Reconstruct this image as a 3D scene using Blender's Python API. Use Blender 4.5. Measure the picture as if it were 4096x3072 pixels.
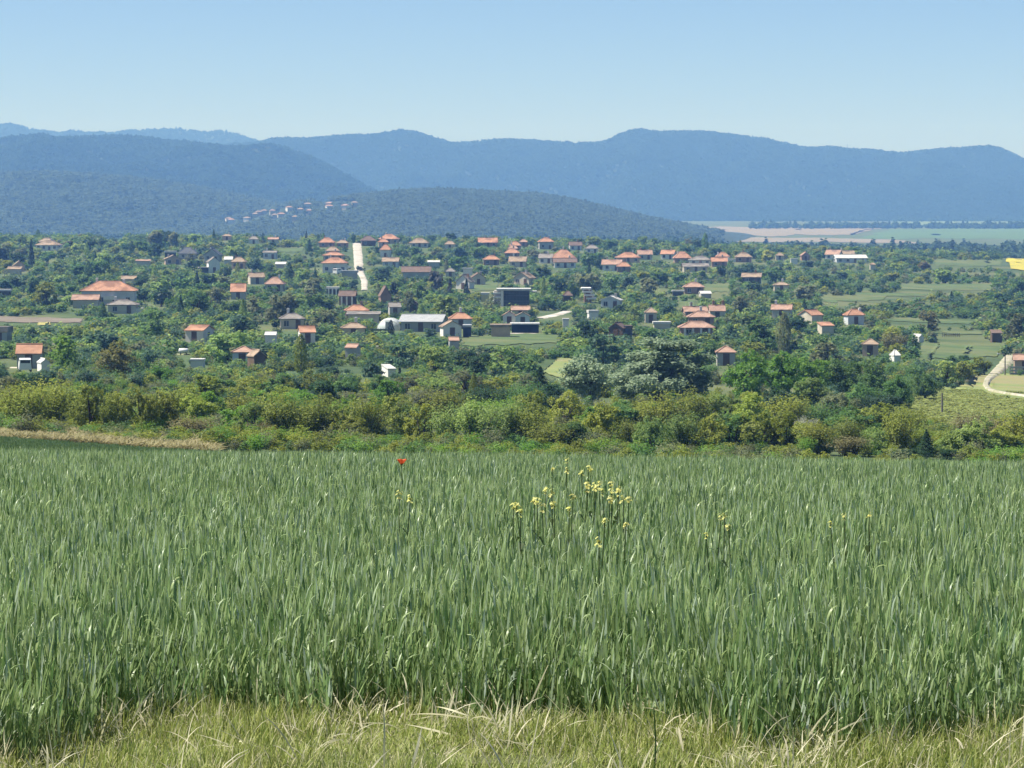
import bpy, math, random
import numpy as np
from mathutils import Vector

R = math.radians
sc = bpy.context.scene
for o in list(bpy.data.objects):
    bpy.data.objects.remove(o)
COL = sc.collection

# ------------------------------------------------------------------ camera, sky, sun, exposure
F = 13306.0            # focal length in pixels of a 4096 px wide frame (17.5 degrees across)
PITCH = math.atan((1536 - 800) / F)
SUN_EL, SUN_AZ = 57.0, -86.0     # azimuth measured from the view direction, negative = left
cam_d = bpy.data.cameras.new('camera')
cam_d.sensor_width = 36.0
cam_d.lens = F / 4096.0 * 36.0
cam_d.clip_start, cam_d.clip_end = 0.5, 40000.0
cam = bpy.data.objects.new('camera', cam_d)
COL.objects.link(cam)
cam.rotation_euler = (R(90) - PITCH, 0, 0)
sc.camera = cam

world = bpy.data.worlds.new('World')
sc.world = world
world.use_nodes = True
wn = world.node_tree
sky = wn.nodes.new('ShaderNodeTexSky')
sky.sky_type = 'NISHITA'
sky.sun_disc = False
sky.sun_elevation = R(SUN_EL)
sky.sun_rotation = R(SUN_AZ)
sky.altitude = 600
sky.air_density = 0.55
sky.dust_density = 0.5
sky.ozone_density = 6.0
bg = wn.nodes['Background']
bg.inputs[1].default_value = 0.073
wn.links.new(sky.outputs[0], bg.inputs[0])

sun_d = bpy.data.lights.new('sun', 'SUN')
sun_d.energy = 4.8
sun_d.angle = R(0.5)
sun_d.color = (1.0, 0.965, 0.90)
sun = bpy.data.objects.new('sun', sun_d)
COL.objects.link(sun)
to_sun = Vector((math.sin(R(SUN_AZ)) * math.cos(R(SUN_EL)), math.cos(R(SUN_AZ)) * math.cos(R(SUN_EL)), math.sin(R(SUN_EL))))
sun.rotation_euler = to_sun.to_track_quat('Z', 'Y').to_euler()

vs = sc.view_settings
vs.view_transform = 'Standard'
vs.look = 'None'
vs.exposure = 0.9
vs.gamma = 1.0
cy = sc.cycles
cy.max_bounces = 7
cy.diffuse_bounces = 5
cy.glossy_bounces = 2
cy.transmission_bounces = 4
cy.transparent_max_bounces = 6
cy.volume_bounces = 0
cy.caustics_reflective = False
cy.caustics_refractive = False
cy.use_denoising = True

rng = np.random.default_rng(7)
random.seed(7)

# ------------------------------------------------------------------ picture <-> place
def ray(px, row):
    """(x per metre ahead, drop per metre ahead) of the line of sight through a photograph position"""
    v = (row - 1536.0) / F
    fwd = math.cos(PITCH) - v * math.sin(PITCH)
    return (px - 2048.0) / F / fwd, (math.sin(PITCH) + v * math.cos(PITCH)) / fwd

# ------------------------------------------------------------------ terrain height
_K = np.array([
    # distance, left, centre, right (height relative to the eye)
    (0, -1.60, -1.60, -1.60), (5, -1.62, -1.62, -1.62), (10, -1.65, -1.65, -1.65), (15, -1.83, -1.85, -1.87), (20, -2.06, -2.09, -2.12),
    (25, -2.34, -2.38, -2.42), (30, -2.66, -2.71, -2.76), (35, -3.03, -3.09, -3.15), (40, -3.44, -3.51, -3.58), (60, -5.05, -5.55, -5.9), (100, -7.9, -8.9, -9.6),
    (150, -11.3, -12.8, -13.5), (190, -13.9, -15.7, -16.6), (230, -16.0, -17.9, -18.8), (300, -19.2, -20.6, -21.7),
    (400, -22.8, -23.7, -25.2), (500, -25.5, -26.3, -28.6), (620, -28.0, -28.4, -30.8), (780, -29.3, -29.9, -32.8),
    (980, -29.5, -29.8, -33.9), (1250, -28.2, -28.6, -33.8), (1550, -25.0, -25.6, -33.0), (1750, -21.7, -23.0, -31.8),
    (1900, -22.1, -24.0, -32.6), (2050, -30.0, -33.0, -41.0), (2300, -43.0, -44.0, -47.0), (2700, -50.0, -50.0, -50.0), (40000, -50.0, -50.0, -50.0)])
_ld = np.linspace(0, math.log(14000 / 20 + 1), 1400)
_dd = 20 * (np.exp(_ld) - 1)
_tab = []
for c in (1, 2, 3):
    z = np.interp(_dd, _K[:, 0], _K[:, c])
    k = np.hanning(41); k /= k.sum()
    zp = np.concatenate([np.full(20, z[0]), z, np.full(20, z[-1])])
    zs = np.convolve(zp, k, 'valid')
    w = np.clip((_dd - 30) / 30, 0, 1)
    _tab.append(z * (1 - w) + zs * w)

def zg(x, y):
    x = np.asarray(x, float); y = np.asarray(y, float)
    d = np.maximum(y, 0.0)
    t = np.clip(x / np.maximum(d, 25.0) / (2048.0 / F), -1.35, 1.35)
    l, c, r = (np.interp(d, _dd, q) for q in _tab)
    return c + 0.5 * (r - l) * t + (0.5 * (l + r) - c) * t * t

_probe = np.concatenate([np.linspace(8, 150, 400), np.geomspace(150, 12000, 3000)])
def ground_at(px, row, start=150.0):
    """where the line of sight meets the ground, looking beyond `start` metres"""
    u, s = ray(px, row)
    d = _probe[_probe >= start]
    below = -s * d <= zg(u * d, d)
    i = int(np.argmax(below)) if below.any() else len(d) - 1
    d = float(d[i])
    return u * d, d, float(zg(u * d, d))

def project(x, y, z):
    s = -z / y
    a = math.atan(s) - PITCH
    return 2048 + x / y * F * (math.cos(PITCH) + math.sin(PITCH) * s), 1536 + F * math.tan(a)

# ------------------------------------------------------------------ materials
def _nodes(name):
    m = bpy.data.materials.new(name)
    m.use_nodes = True
    nt = m.node_tree
    for n in list(nt.nodes):
        nt.nodes.remove(n)
    out = nt.nodes.new('ShaderNodeOutputMaterial')
    return m, nt, out

def surf(name, c1, c2=None, scale=1.0, rough=0.85, bump=0.0, bscale=4.0, c3=None, scale3=0.15, detail=5, metallic=0.0, spec=0.3, stripes=None):
    m, nt, out = _nodes(name)
    p = nt.nodes.new('ShaderNodeBsdfPrincipled')
    p.inputs['Roughness'].default_value = rough
    p.inputs['Metallic'].default_value = metallic
    p.inputs['Specular IOR Level'].default_value = spec
    nt.links.new(p.outputs[0], out.inputs[0])
    co = nt.nodes.new('ShaderNodeTexCoord')
    c2 = c2 or tuple(v * 0.8 for v in c1)
    nz = nt.nodes.new('ShaderNodeTexNoise'); nz.inputs['Scale'].default_value = scale; nz.inputs['Detail'].default_value = detail
    nt.links.new(co.outputs['Object'], nz.inputs['Vector'])
    rp = nt.nodes.new('ShaderNodeValToRGB')
    rp.color_ramp.elements[0].position = 0.35; rp.color_ramp.elements[1].position = 0.65
    rp.color_ramp.elements[0].color = (*c2, 1); rp.color_ramp.elements[1].color = (*c1, 1)
    nt.links.new(nz.outputs[0], rp.inputs[0])
    last = rp.outputs[0]
    if c3:
        n3 = nt.nodes.new('ShaderNodeTexNoise'); n3.inputs['Scale'].default_value = scale3; n3.inputs['Detail'].default_value = 4
        nt.links.new(co.outputs['Object'], n3.inputs['Vector'])
        r3 = nt.nodes.new('ShaderNodeValToRGB')
        r3.color_ramp.elements[0].position = 0.45; r3.color_ramp.elements[1].position = 0.62
        nt.links.new(n3.outputs[0], r3.inputs[0])
        mx = nt.nodes.new('ShaderNodeMix'); mx.data_type = 'RGBA'
        nt.links.new(r3.outputs[0], mx.inputs[0]); nt.links.new(last, mx.inputs[6]); mx.inputs[7].default_value = (*c3, 1)
        last = mx.outputs[2]
    hsock = nz.outputs[0]
    if stripes:
        wv = nt.nodes.new('ShaderNodeTexWave'); wv.inputs['Scale'].default_value = stripes; wv.inputs['Distortion'].default_value = 0.6
        wv.bands_direction = 'X'
        nt.links.new(co.outputs['Object'], wv.inputs['Vector'])
        hsock = wv.outputs[1]
    nt.links.new(last, p.inputs['Base Color'])
    if bump:
        b = nt.nodes.new('ShaderNodeBump'); b.inputs['Strength'].default_value = bump; b.inputs['Distance'].default_value = 0.1
        if not stripes:
            nb = nt.nodes.new('ShaderNodeTexNoise'); nb.inputs['Scale'].default_value = bscale
            nt.links.new(co.outputs['Object'], nb.inputs['Vector']); hsock = nb.outputs[0]
        nt.links.new(hsock, b.inputs['Height']); nt.links.new(b.outputs[0], p.inputs['Normal'])
    return m

def leaf(name, c1, c2, trans=0.3, rough=0.55, spec=0.25, objvar=0.25, c3=None):
    """foliage: each leaf and each plant its own tint, light passes through"""
    m, nt, out = _nodes(name)
    g = nt.nodes.new('ShaderNodeNewGeometry'); oi = nt.nodes.new('ShaderNodeObjectInfo')
    rp = nt.nodes.new('ShaderNodeValToRGB')
    rp.color_ramp.elements[0].color = (*c1, 1); rp.color_ramp.elements[1].color = (*c2, 1)
    if c3:
        rp.color_ramp.elements[1].position = 0.8
        e = rp.color_ramp.elements.new(0.97); e.color = (*c3, 1)
    nt.links.new(g.outputs['Random Per Island'], rp.inputs[0])
    mr = nt.nodes.new('ShaderNodeMapRange'); mr.inputs[3].default_value = 1 - objvar; mr.inputs[4].default_value = 1 + objvar
    nt.links.new(oi.outputs['Random'], mr.inputs[0])
    hs = nt.nodes.new('ShaderNodeHueSaturation')
    nt.links.new(rp.outputs[0], hs.inputs['Color']); nt.links.new(mr.outputs[0], hs.inputs['Value'])
    mh = nt.nodes.new('ShaderNodeMapRange'); mh.inputs[3].default_value = 0.495; mh.inputs[4].default_value = 0.515
    wn_ = nt.nodes.new('ShaderNodeTexWhiteNoise'); wn_.noise_dimensions = '1D'
    nt.links.new(oi.outputs['Random'], wn_.inputs['W']); nt.links.new(wn_.outputs[0], mh.inputs[0]); nt.links.new(mh.outputs[0], hs.inputs['Hue'])
    p = nt.nodes.new('ShaderNodeBsdfPrincipled')
    p.inputs['Roughness'].default_value = rough; p.inputs['Specular IOR Level'].default_value = spec
    t = nt.nodes.new('ShaderNodeBsdfTranslucent')
    mx = nt.nodes.new('ShaderNodeMixShader'); mx.inputs[0].default_value = trans
    nt.links.new(hs.outputs[0], p.inputs['Base Color']); nt.links.new(hs.outputs[0], t.inputs[0])
    nt.links.new(p.outputs[0], mx.inputs[1]); nt.links.new(t.outputs[0], mx.inputs[2]); nt.links.new(mx.outputs[0], out.inputs[0])
    return m

M = {}
M['ground'] = surf('meadow', (0.072, 0.112, 0.034), (0.045, 0.075, 0.024), 0.05, 0.95, 0.3, 0.5, (0.115, 0.130, 0.050), 0.02)
M['soil'] = surf('field_soil', (0.13, 0.13, 0.055), (0.085, 0.09, 0.04), 0.8, 0.95, 0.4, 6)
M['verge'] = surf('dry_verge', (0.27, 0.23, 0.12), (0.19, 0.18, 0.08), 0.4, 0.95, 0.3, 2)
M['plough'] = surf('ploughed_earth', (0.235, 0.205, 0.150), (0.185, 0.165, 0.115), 0.02, 0.95, 0.2, 0.3)
M['plough2'] = surf('garden_earth', (0.20, 0.165, 0.125), (0.145, 0.125, 0.09), 0.15, 0.95, 0.2, 0.6)
M['crop'] = surf('green_crop', (0.085, 0.155, 0.05), (0.07, 0.13, 0.042), 0.01, 0.95)
M['crop2'] = surf('pale_crop', (0.13, 0.19, 0.07), (0.10, 0.15, 0.055), 0.01, 0.95)
M['lawn'] = surf('mown_lawn', (0.095, 0.145, 0.045), (0.062, 0.100, 0.032), 0.10, 0.95, 0.2, 1.0, (0.12, 0.140, 0.052), 0.05)
M['slope'] = surf('grass_slope', (0.215, 0.250, 0.082), (0.15, 0.195, 0.060), 0.10, 0.95, 0.3, 0.8, (0.24, 0.22, 0.10), 0.04)
M['bloom'] = surf('garden_bloom', (0.40, 0.35, 0.12), (0.30, 0.28, 0.09), 0.3, 0.9)
M['rape'] = surf('rapeseed_bloom', (0.47, 0.40, 0.045), (0.34, 0.32, 0.045), 0.12, 0.9)
M['concrete'] = surf('pale_concrete', (0.54, 0.51, 0.46), (0.38, 0.35, 0.30), 0.22, 0.9, 0.1, 2, (0.34, 0.32, 0.26), 0.09)
M['track'] = surf('gravel_track', (0.46, 0.42, 0.34), (0.33, 0.30, 0.22), 0.5, 0.95, 0.2, 3, (0.24, 0.25, 0.13), 0.35)
M['forest_floor'] = surf('forest_floor', (0.030, 0.050, 0.022), (0.020, 0.036, 0.016), 0.01, 0.95)

roofc = dict(orange=((0.50, 0.275, 0.170), (0.40, 0.205, 0.125)), pink=((0.46, 0.295, 0.215), (0.36, 0.225, 0.165)), tan=((0.40, 0.30, 0.21), (0.29, 0.215, 0.15)),
             brown=((0.185, 0.125, 0.095), (0.13, 0.09, 0.07)), grey=((0.30, 0.275, 0.24), (0.21, 0.19, 0.17)), slate=((0.10, 0.11, 0.125), (0.075, 0.082, 0.095)),
             white=((0.62, 0.61, 0.58), (0.50, 0.49, 0.46)), metal=((0.42, 0.43, 0.43), (0.33, 0.34, 0.34)))
for k, (a, b) in roofc.items():
    M['roof_' + k] = surf('roof_' + k, a, b, 0.9, 0.8 if k not in ('white', 'metal') else 0.55, 0.35, 3, tuple(v * 0.62 for v in b) if k in ('orange', 'pink', 'tan', 'grey') else None, 0.35, stripes=4.0)
wallc = dict(white=((0.76, 0.74, 0.70), (0.64, 0.62, 0.58)), cream=((0.60, 0.54, 0.43), (0.48, 0.43, 0.34)), blue=((0.58, 0.61, 0.64), (0.48, 0.51, 0.54)), peach=((0.60, 0.43, 0.32), (0.48, 0.34, 0.25)),  # blue: bluish shade of sunless fronts put into the wall colour
             grey=((0.45, 0.44, 0.41), (0.34, 0.33, 0.31)), brick=((0.36, 0.23, 0.17), (0.27, 0.17, 0.125)), dark=((0.085, 0.08, 0.075), (0.055, 0.052, 0.05)), yellow=((0.66, 0.55, 0.28), (0.55, 0.45, 0.22)),
             navy=((0.025, 0.035, 0.065), (0.018, 0.025, 0.045)), wood=((0.15, 0.10, 0.065), (0.10, 0.07, 0.045)))
for k, (a, b) in wallc.items():
    M['wall_' + k] = surf('wall_' + k, a, b, 0.5, 0.9, 0.1, 3)
M['glass'] = surf('window_glass', (0.035, 0.04, 0.05), (0.025, 0.03, 0.038), 0.5, 0.12, spec=0.6)
M['frame'] = surf('window_frame', (0.55, 0.53, 0.50), (0.45, 0.43, 0.40), 1.0, 0.6)
M['door'] = surf('door_wood', (0.14, 0.085, 0.055), (0.10, 0.06, 0.04), 1.0, 0.6)
M['poly'] = surf('greenhouse_film', (0.62, 0.68, 0.66), (0.52, 0.58, 0.56), 0.6, 0.35)
M['bark'] = surf('bark', (0.115, 0.095, 0.075), (0.065, 0.052, 0.042), 3.0, 0.95, 0.4, 8)
M['greybark'] = surf('grey_bark', (0.20, 0.18, 0.155), (0.13, 0.115, 0.10), 3.0, 0.95, 0.4, 8)
M['pole'] = surf('weathered_pole', (0.20, 0.18, 0.16), (0.14, 0.125, 0.11), 3.0, 0.9)
M['paint_white'] = surf('white_paint', (0.78, 0.78, 0.77), (0.72, 0.72, 0.71), 1.0, 0.35, spec=0.5)
M['paint_dark'] = surf('dark_paint', (0.03, 0.032, 0.036), (0.025, 0.026, 0.03), 1.0, 0.3, spec=0.5)
M['rubber'] = surf('rubber', (0.02, 0.02, 0.02), (0.015, 0.015, 0.015), 1.0, 0.9)
M['lamp_glass'] = surf('lamp_globe', (0.75, 0.74, 0.72), (0.7, 0.7, 0.68), 1.0, 0.3)

pal = dict(mid=((0.040, 0.075, 0.028), (0.085, 0.130, 0.048)), pale=((0.090, 0.125, 0.042), (0.150, 0.185, 0.070)), dark=((0.018, 0.040, 0.024), (0.040, 0.070, 0.036)),
           olive=((0.095, 0.108, 0.026), (0.165, 0.172, 0.042)), grey=((0.075, 0.080, 0.052), (0.115, 0.120, 0.078)), brown=((0.088, 0.078, 0.046), (0.130, 0.115, 0.070)),
           silver=((0.095, 0.125, 0.098), (0.180, 0.212, 0.175)), silverdark=((0.090, 0.122, 0.098), (0.195, 0.235, 0.200)), bright=((0.055, 0.105, 0.020), (0.115, 0.175, 0.035)), yellow=((0.105, 0.122, 0.026), (0.180, 0.192, 0.042)),
           conifer=((0.011, 0.021, 0.018), (0.022, 0.036, 0.028)), dusk=((0.030, 0.030, 0.036), (0.050, 0.050, 0.058)), bluegreen=((0.028, 0.055, 0.042), (0.060, 0.095, 0.070)),
           rust=((0.105, 0.080, 0.045), (0.150, 0.115, 0.065)), bronze=((0.070, 0.068, 0.024), (0.130, 0.120, 0.044)), blossom=((0.14, 0.14, 0.14), (0.24, 0.24, 0.26)))
FOL = (2.1, 2.2, 1.62)
for k, (a, b) in pal.items():
    M['leaf_' + k] = leaf('leaves_' + k, tuple(v * q for v, q in zip(a, FOL)), tuple(v * q for v, q in zip(b, FOL)), 0.5, c3=None)
PALWORD = dict(mid='mid-green', pale='pale green', dark='dark green', olive='olive green', grey='grey-green', brown='brownish', silver='silvery', silverdark='silvery green', bright='bright green',
               yellow='yellow-green', conifer='blackish green', dusk='dull purplish', bluegreen='blue-green', rust='rusty', bronze='bronze-brown', blossom='white-blossomed')
M['far_leaf'] = leaf('far_forest_leaves', (0.045, 0.080, 0.035), (0.070, 0.110, 0.048), 0.5, 0.9, 0.02, objvar=0.12)
M['hazed_hill_leaf'] = leaf('hazed_hill_leaves', (0.098, 0.146, 0.100), (0.126, 0.178, 0.124), 0.5, 0.9, 0.02, objvar=0.08)  # nearer hills: extra haze mixed into the leaf colour, paler and bluer
M['plain_leaf'] = leaf('plain_wood_leaves', (0.050, 0.090, 0.036), (0.085, 0.130, 0.055), 0.3, 0.9, 0.02, objvar=0.2)
M['wheat'] = leaf('wheat_leaf', (0.082, 0.165, 0.044), (0.395, 0.495, 0.205), 0.40, 0.40, 0.42, 0.12, c3=(0.50, 0.58, 0.46))  # dark to pale blades; the palest tone also paints in glints
M['wheat_far'] = leaf('wheat_leaf_far', (0.095, 0.165, 0.050), (0.160, 0.240, 0.085), 0.35, 0.5, 0.3, 0.1)
M['grass'] = leaf('verge_grass', (0.17, 0.23, 0.045), (0.42, 0.45, 0.13), 0.45, 0.5, 0.25, 0.2, c3=(0.66, 0.61, 0.38))
M['straw'] = leaf('dry_straw', (0.48, 0.44, 0.26), (0.72, 0.67, 0.48), 0.4, 0.5, 0.3, 0.15)
M['drygrass'] = leaf('dry_bank_grass', (0.20, 0.185, 0.075), (0.36, 0.31, 0.16), 0.3, 0.6, 0.2, 0.15)
M['petal_yellow'] = leaf('petal_yellow', (0.70, 0.66, 0.16), (0.84, 0.80, 0.36), 0.3, 0.6, 0.2, 0.1)
M['petal_red'] = leaf('petal_red', (0.62, 0.075, 0.03), (0.72, 0.12, 0.05), 0.3, 0.6, 0.2, 0.05)
M['stalk'] = leaf('weed_stalk', (0.045, 0.080, 0.022), (0.075, 0.115, 0.032), 0.2)

# ------------------------------------------------------------------ mesh helpers
class MB:
    """collects geometry for one mesh"""
    def __init__(s): s.v = []; s.f = []; s.m = []
    def add(s, v, f, mi=0):
        b = len(s.v); s.v += [tuple(p) for p in v]
        for q in f: s.f.append(tuple(i + b for i in q)); s.m.append(mi)
    def box(s, x0, x1, y0, y1, z0, z1, mi=0):
        s.add([(x0, y0, z0), (x1, y0, z0), (x1, y1, z0), (x0, y1, z0), (x0, y0, z1), (x1, y0, z1), (x1, y1, z1), (x0, y1, z1)],
              [(0, 3, 2, 1), (4, 5, 6, 7), (0, 1, 5, 4), (1, 2, 6, 5), (2, 3, 7, 6), (3, 0, 4, 7)], mi)
    def tube(s, pts, rad, n=6, mi=0, cap=True):
        pts = [Vector(p) for p in pts]; rings = []
        for i, p in enumerate(pts):
            t = (pts[min(i + 1, len(pts) - 1)] - pts[max(i - 1, 0)]).normalized()
            a = t.orthogonal().normalized(); b = t.cross(a)
            rings.append([p + (a * math.cos(2 * math.pi * k / n) + b * math.sin(2 * math.pi * k / n)) * rad[i] for k in range(n)])
        f = []
        for i in range(len(pts) - 1):
            for k in range(n):
                f.append((i * n + k, i * n + (k + 1) % n, (i + 1) * n + (k + 1) % n, (i + 1) * n + k))
        if cap:
            f.append(tuple(range(n))[::-1]); f.append(tuple((len(pts) - 1) * n + k for k in range(n)))
        s.add([p for r in rings for p in r], f, mi)
    def mesh(s, name, mats, smooth=False):
        me = bpy.data.meshes.new(name)
        me.from_pydata(s.v, [], s.f)
        for m in (mats if isinstance(mats, (list, tuple)) else [mats]): me.materials.append(m)
        me.polygons.foreach_set('material_index', s.m)
        if smooth: me.polygons.foreach_set('use_smooth', [True] * len(s.f))
        me.update()
        return me

def np_mesh(name, verts, quads, mat, smooth=False):
    me = bpy.data.meshes.new(name)
    nv, nq = len(verts), len(quads)
    me.vertices.add(nv); me.vertices.foreach_set('co', np.asarray(verts, np.float32).ravel())
    me.loops.add(nq * 4); me.loops.foreach_set('vertex_index', np.asarray(quads, np.int32).ravel())
    me.polygons.add(nq); me.polygons.foreach_set('loop_start', np.arange(nq, dtype=np.int32) * 4)
    me.update(calc_edges=True)
    me.validate()
    if smooth: me.polygons.foreach_set('use_smooth', np.ones(len(me.polygons), bool))
    if mat: me.materials.append(mat)
    return me

def obj(name, me, parent=None, loc=None):
    o = bpy.data.objects.new(name, me)
    COL.objects.link(o)
    if parent is not None: o.parent = parent
    if loc is not None: o.location = loc
    return o

def tag(o, label=None, cat=None, group=None, kind=None):
    if label: o['label'] = label
    if cat: o['category'] = cat
    if group: o['group'] = group
    if kind: o['kind'] = kind
    return o

def grid_sheet(name, P, mat, smooth=True):
    """P: rows x cols x 3 array of points -> object"""
    r, c, _ = P.shape
    idx = np.arange(r * c).reshape(r, c)
    q = np.stack([idx[:-1, :-1], idx[:-1, 1:], idx[1:, 1:], idx[1:, :-1]], -1).reshape(-1, 4)
    return obj(name, np_mesh(name, P.reshape(-1, 3), q, mat, smooth))

# smooth 2-D value noise for landforms
def vnoise(x, y, seed):
    def h(ix, iy):
        n = (ix * 374761393 + iy * 668265263 + seed * 974634777) & 0xFFFFFFFF
        n = ((n ^ (n >> 13)) * 1274126177) & 0xFFFFFFFF
        return ((n ^ (n >> 16)) & 0xFFFF) / 65535.0
    ix = np.floor(x).astype(np.int64); iy = np.floor(y).astype(np.int64)
    fx = x - ix; fy = y - iy
    fx = fx * fx * (3 - 2 * fx); fy = fy * fy * (3 - 2 * fy)
    a = h(ix, iy); b = h(ix + 1, iy); c = h(ix, iy + 1); d = h(ix + 1, iy + 1)
    return (a * (1 - fx) + b * fx) * (1 - fy) + (c * (1 - fx) + d * fx) * fy
def fbm(x, y, seed, n=4):
    s = 0; a = 0.5
    for i in range(n):
        s = s + a * (vnoise(x * 2 ** i, y * 2 ** i, seed + i) - 0.5); a *= 0.55
    return s

# scatter of a mass nobody could count: geometry-node instances on a point mesh
def scatter(name, pts, rot, scl, protos, label, cat, parts_kind='stuff'):
    me = bpy.data.meshes.new(name)
    n = len(pts)
    me.vertices.add(n); me.vertices.foreach_set('co', np.asarray(pts, np.float32).ravel())
    a = me.attributes.new('rot', 'FLOAT_VECTOR', 'POINT'); a.data.foreach_set('vector', np.asarray(rot, np.float32).ravel())
    scl = np.asarray(scl, np.float32)
    if scl.ndim == 1: scl = np.stack([scl] * 3, -1)
    a = me.attributes.new('scl', 'FLOAT_VECTOR', 'POINT'); a.data.foreach_set('vector', scl.ravel())
    a = me.attributes.new('pick', 'INT', 'POINT'); a.data.foreach_set('value', rng.integers(0, len(protos), n).astype(np.int32))
    me.update()
    coll = bpy.data.collections.new(name + '_kinds')
    for k, pm in enumerate(protos):
        po = bpy.data.objects.new('%s_%02d' % (name, k), pm); coll.objects.link(po)
    o = obj(name, me)
    ng = bpy.data.node_groups.new(name, 'GeometryNodeTree')
    ng.interface.new_socket('Geometry', in_out='INPUT', socket_type='NodeSocketGeometry')
    ng.interface.new_socket('Geometry', in_out='OUTPUT', socket_type='NodeSocketGeometry')
    gi = ng.nodes.new('NodeGroupInput'); go = ng.nodes.new('NodeGroupOutput')
    ip = ng.nodes.new('GeometryNodeInstanceOnPoints')
    ci = ng.nodes.new('GeometryNodeCollectionInfo')
    ci.inputs['Collection'].default_value = coll; ci.inputs['Separate Children'].default_value = True; ci.inputs['Reset Children'].default_value = True
    def attr(nm, ty):
        q = ng.nodes.new('GeometryNodeInputNamedAttribute'); q.data_type = ty; q.inputs['Name'].default_value = nm
        return next(s for s in q.outputs if s.enabled and s.name == 'Attribute')
    L = ng.links.new
    L(gi.outputs[0], ip.inputs['Points']); L(ci.outputs[0], ip.inputs['Instance'])
    ip.inputs['Pick Instance'].default_value = True
    L(attr('pick', 'INT'), ip.inputs['Instance Index']); L(attr('rot', 'FLOAT_VECTOR'), ip.inputs['Rotation']); L(attr('scl', 'FLOAT_VECTOR'), ip.inputs['Scale'])
    L(ip.outputs[0], go.inputs[0])
    md = o.modifiers.new('scatter', 'NODES'); md.node_group = ng
    tag(o, label, cat, kind='stuff')
    return o

# ------------------------------------------------------------------ the land
ds = np.concatenate([[-30, -15, -5, 0], np.linspace(4, 60, 57), np.geomspace(62, 2800, 260), np.geomspace(2900, 12800, 40)])
cs = np.linspace(-1, 1, 181)
P = np.zeros((len(ds), len(cs), 3))
for i, d in enumerate(ds):
    W = 30 + 0.33 * max(d, 0)
    P[i, :, 0] = cs * W; P[i, :, 1] = d
    P[i, :, 2] = zg(P[i, :, 0], np.full(len(cs), d))
land = grid_sheet('ground', P, M['ground'])
tag(land, 'rolling green meadow ground under the field, gardens and valley', kind='structure')

def patch(name, quadpx, mat, label, lift=0.15, n=24, m=12, start=150.0):
    """a sheet of its own colour lying on the land; corners as photograph positions: far-left, far-right, near-right, near-left"""
    c = [ground_at(px, r, start) for px, r in quadpx]
    P = np.zeros((m, n, 3))
    for i in range(m):
        t = i / (m - 1)
        for j in range(n):
            s = j / (n - 1)
            # interpolate in the plane, then drop on the land
            x = (c[0][0] * (1 - s) + c[1][0] * s) * (1 - t) + (c[3][0] * (1 - s) + c[2][0] * s) * t
            y = (c[0][1] * (1 - s) + c[1][1] * s) * (1 - t) + (c[3][1] * (1 - s) + c[2][1] * s) * t
            wx_ = math.hypot(c[1][0] - c[0][0], 1); dy_ = abs(c[0][1] - c[3][1])
            x += 0.07 * wx_ * float(fbm(np.array(t * 6.3), np.array(c[0][0] * 0.01), 5))
            y += 0.45 * dy_ * float(fbm(np.array(s * 7.1), np.array(c[0][1] * 0.01), 8))
            P[i, j] = (x, y, float(zg(x, y)) + lift)
    o = grid_sheet(name, P[:, ::-1] if False else P, mat)
    tag(o, label, kind='structure')
    return o

def ribbon(name, pts, mat, label, lift=0.14, start=150.0, wobble=0.12):
    """a road along photograph positions (x, row, width in metres), laid on the land"""
    C = np.array([(*ground_at(p[0], p[1], start)[:2], p[2]) for p in pts])
    L = np.concatenate([[0], np.cumsum(np.hypot(*np.diff(C[:, :2], axis=0).T))]); n = max(12, int(L[-1] / 3.0))
    t = np.linspace(0, L[-1], n)
    x, y, w = (np.interp(t, L, C[:, i]) for i in range(3))
    k = np.hanning(9); k /= k.sum()
    sm = lambda q: np.convolve(np.concatenate([np.full(4, q[0]), q, np.full(4, q[-1])]), k, 'valid')
    x, y = sm(x), sm(y)
    tx, ty = np.gradient(x), np.gradient(y); q = np.hypot(tx, ty); nx_, ny_ = ty / q, -tx / q
    P = np.zeros((n, 7, 3))
    for j in range(7):
        f = (j / 6 - 0.5)
        e = wobble * w * fbm(t / 5.0, t * 0 + j, 17, 3) * 3 if j in (0, 6) else 0
        P[:, j, 0] = x + nx_ * (w * f + e); P[:, j, 1] = y + ny_ * (w * f + e)
        P[:, j, 2] = zg(P[:, j, 0], P[:, j, 1]) + (lift if 0 < j < 6 else -0.05)
    o = grid_sheet(name, P, mat)
    tag(o, label, kind='structure')
    return o

# the crop field's own soil and the dry bank at its end
def band(name, d0, d1, x0f, x1f, mat, label, lift, nd=60, nx=40):
    P = np.zeros((nd, nx, 3))
    for i, d in enumerate(np.linspace(d0, d1, nd)):
        xs = np.linspace(x0f(d), x1f(d), nx)
        P[i, :, 0] = xs; P[i, :, 1] = d + 0.4 * np.sin(xs * 0.9) * (1 if i in (0, nd - 1) else 0) * min(1, d / 40)
        P[i, :, 2] = zg(xs, P[i, :, 1]) + lift
    o = grid_sheet(name, P, mat)
    return tag(o, label, kind='structure')
EDGE = 9.95      # where the crop begins
band('field_soil', EDGE - 0.4, 192, lambda d: -20 - 0.25 * d, lambda d: 20 + 0.25 * d, M['soil'], 'dark soil of the wheat field', 0.02)
band('field_verge', 192.5, 226, lambda d: -20 - 0.25 * d, lambda d: -0.09 * d, M['verge'], 'dry grass bank between wheat and hedge', 0.15)
patch('plough_field', [(2790, 909), (3560, 907), (3420, 938), (2890, 944)], M['plough'], 'distant bare reddish ploughed field on the plain', 0.4, start=2600)
patch('crop_field', [(3560, 918), (4700, 916), (4700, 962), (3430, 956)], M['crop'], 'distant green crop field on the plain', 0.35, start=2600)
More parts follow.
